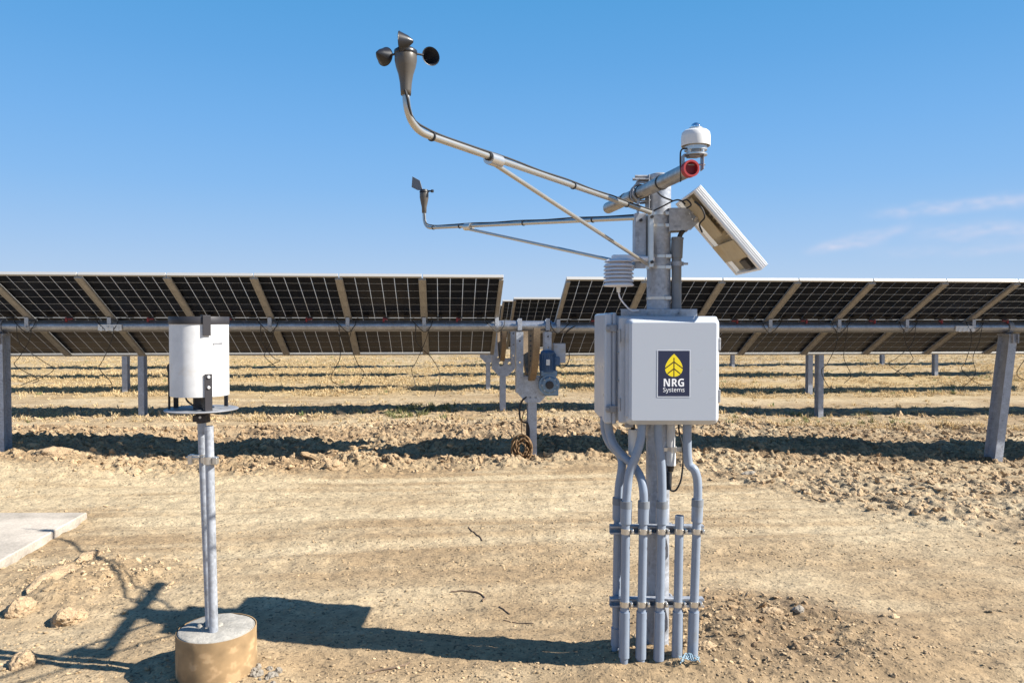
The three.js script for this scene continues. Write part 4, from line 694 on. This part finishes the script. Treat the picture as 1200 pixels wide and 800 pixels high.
// ------------------------------------------------------------------ clods, pebbles, dry grass: uncountable
function scatter(name, label, geo, m, n, place, tint) {
  const inst = new THREE.InstancedMesh(geo, m, n), mt = new THREE.Matrix4(), q = new THREE.Quaternion(), e = new THREE.Euler(), c = new THREE.Color();
  let k = 0, tries = 0;
  while (k < n && tries++ < n * 40) { const r = place(); if (!r) continue; const [x, y, z, sx, sy, sz, tiltMax] = r; e.set(rr(-1, 1) * tiltMax, rr(0, 6.28), rr(-1, 1) * tiltMax); q.setFromEuler(e); mt.compose(V(x, y, z), q, V(sx, sy, sz)); inst.setMatrixAt(k, mt); const t = tint(x, -z); inst.setColorAt(k, c.setRGB(...t)); k++; }
  inst.count = k; inst.name = name; inst.castShadow = inst.receiveShadow = true; tag(inst, label, null, null, 'stuff'); scene.add(inst); return inst;
}
const clodMat = new THREE.MeshStandardMaterial({ color: 0xffffff, roughness: 0.97 });
const clodTint = (x, Z) => { const { rough, mast } = zones(x, Z), t = Math.max(rough * rr(0.3, 0.95), mast * rr(0.55, 1.25)), b = rr(0.85, 1.12); return [lerp(0.50, 0.27, t) * b, lerp(0.365, 0.18, t) * b, lerp(0.22, 0.10, t) * b]; };
const frustumX = (Z) => Z * 0.74 + 0.5;
for (let v = 0; v < 3; v++) {
  const geo = boxUV(merge(rock(1, 0.72, 0.85, 0.75, 2, 60 + v * 5)));
  scatter(v ? 'soil_clods_00' + v : 'soil_clods', ['crumbled clods of soil in the churned strip under the first panels', 'darker crumbled clods of soil spread through the churned strips', 'small mixed clods of soil over the churned strips'][v], geo, clodMat, 9000, () => {
    const Z = 3 + 11 * Math.pow(rnd(), 0.75), x = rr(-1, 1) * frustumX(Z), q = zones(x, Z), d = q.rough ** 1.5 * 0.9 + q.mast * 0.9 + q.lumps * 0.6; if (rnd() > d) return null;
    const s = (Z > 6 ? 0.007 + 0.036 * Math.pow(rnd(), 5) + 0.035 * Math.pow(rnd(), 40) : 0.004 + 0.020 * Math.pow(rnd(), 4)); return [x, groundY(x, -Z) - s * 0.1, -Z, s * rr(0.8, 1.5), s * rr(0.6, 1), s, 0.9];
  }, clodTint);
}
scatter('pebbles', 'small pebbles and crumbs of earth scattered over the foreground', boxUV(merge(rock(1, 0.7, 0.9, 0.4, 1, 90))), clodMat, 15000, () => {
  const Z = 2.9 + 5.6 * Math.pow(rnd(), 1.25), x = rr(-1, 1) * frustumX(Z), q = zones(x, Z); if (rnd() > 0.12 + 0.5 * fbm(x * 1.6, Z * 1.6, 3) + 0.9 * Math.max(0, fbm(x * 0.3, q.Zr * 3.2, 3)) + q.mast * 0.8 + q.lumps * 0.6 - 0.12 * sstep(5.0, 6.2, Z)) return null;
  const s = 0.0020 + 0.0075 * Math.pow(rnd(), 4) + 0.008 * Math.pow(rnd(), 14); return [x, groundY(x, -Z) + s * 0.25, -Z, s * rr(0.8, 1.4), s * 0.8, s, 0.4];
}, (x, Z) => { const b = rr(0.75, 1.25), w = rnd() < 0.05 ? 1.2 : 0.95; return [0.40 * b * w, 0.29 * b * w, 0.17 * b * w]; });
// dry grass: tufts of thin blades
function tuft(n, h, spread) {
  const pos = [], nor = [];
  for (let i = 0; i < n; i++) { const a = rr(0, 6.28), l = h * rr(0.5, 1.1), lean = rr(0.1, 0.9) * spread, w = 0.006 + 0.004 * rnd(), bx = rr(-1, 1) * 0.05, bz = rr(-1, 1) * 0.05, dx = Math.cos(a), dz = Math.sin(a), cx = -dz * w, cz = dx * w;
    const m = [bx + dx * lean * l * 0.4, l * 0.62, bz + dz * lean * l * 0.4], t = [bx + dx * lean * l, l * 0.95, bz + dz * lean * l];
    const A = [bx - cx, 0, bz - cz], B = [bx + cx, 0, bz + cz], C = [m[0] - cx * 0.7, m[1], m[2] - cz * 0.7], D = [m[0] + cx * 0.7, m[1], m[2] + cz * 0.7]; pos.push(...A, ...B, ...D, ...A, ...D, ...C, ...C, ...D, ...t); }
  const g = new THREE.BufferGeometry(); g.setAttribute('position', new THREE.Float32BufferAttribute(pos, 3)); g.computeVertexNormals(); g.setAttribute('uv', new THREE.Float32BufferAttribute(new Float32Array(pos.length / 3 * 2), 2)); return g;
}
const grassMat = new THREE.MeshPhysicalMaterial({ color: 0xffffff, roughness: 0.9, transmission: 0.25, thickness: 0, side: THREE.DoubleSide });
scatter('dry_grass', 'pale straw coloured grass standing between the far panel rows', tuft(14, 0.095, 1.3), grassMat, 42000, () => {
  const Z = 12.2 + 48 * Math.pow(rnd(), 1.8), x = rr(-1, 1) * frustumX(Z), q = zones(x, Z), near = Z - ROW_TILT * x < 17; if (rnd() > (near ? 0.012 + 0.07 * q.rough : 0.05 + 0.95 * q.straw * clamp01(0.5 + 1.6 * fbm(x * 0.5, Z * 0.7 + 9, 3)))) return null;
  const s = rr(0.5, 1.25) * (near ? 0.9 : 1); return [x, groundY(x, -Z) - 0.01, -Z, s, s * rr(0.45, 1.1), s, 0.3];
}, (x, Z) => { const b = rr(0.75, 1.2), gr = rnd() < 0.02 ? 1 : 0; return gr ? [0.16 * b, 0.22 * b, 0.06 * b] : [0.62 * b, 0.475 * b, 0.26 * b]; });
scatter('green_weeds', 'low green weeds in the shadow strip left of the drive post', tuft(22, 0.13, 1.3), grassMat, 90, () => {
  const u = rr(0, 1), Z = rr(12.6, 14.4), x = u < 0.6 ? rr(-2.2, -1.1) : rr(2, 7); return [x, groundY(x, -Z) - 0.01, -Z, 1, rr(0.5, 1), 1, 0.2];
}, () => { const b = rr(0.7, 1.2); return [0.22 * b, 0.22 * b, 0.085 * b]; });

renderer.render(scene, camera);
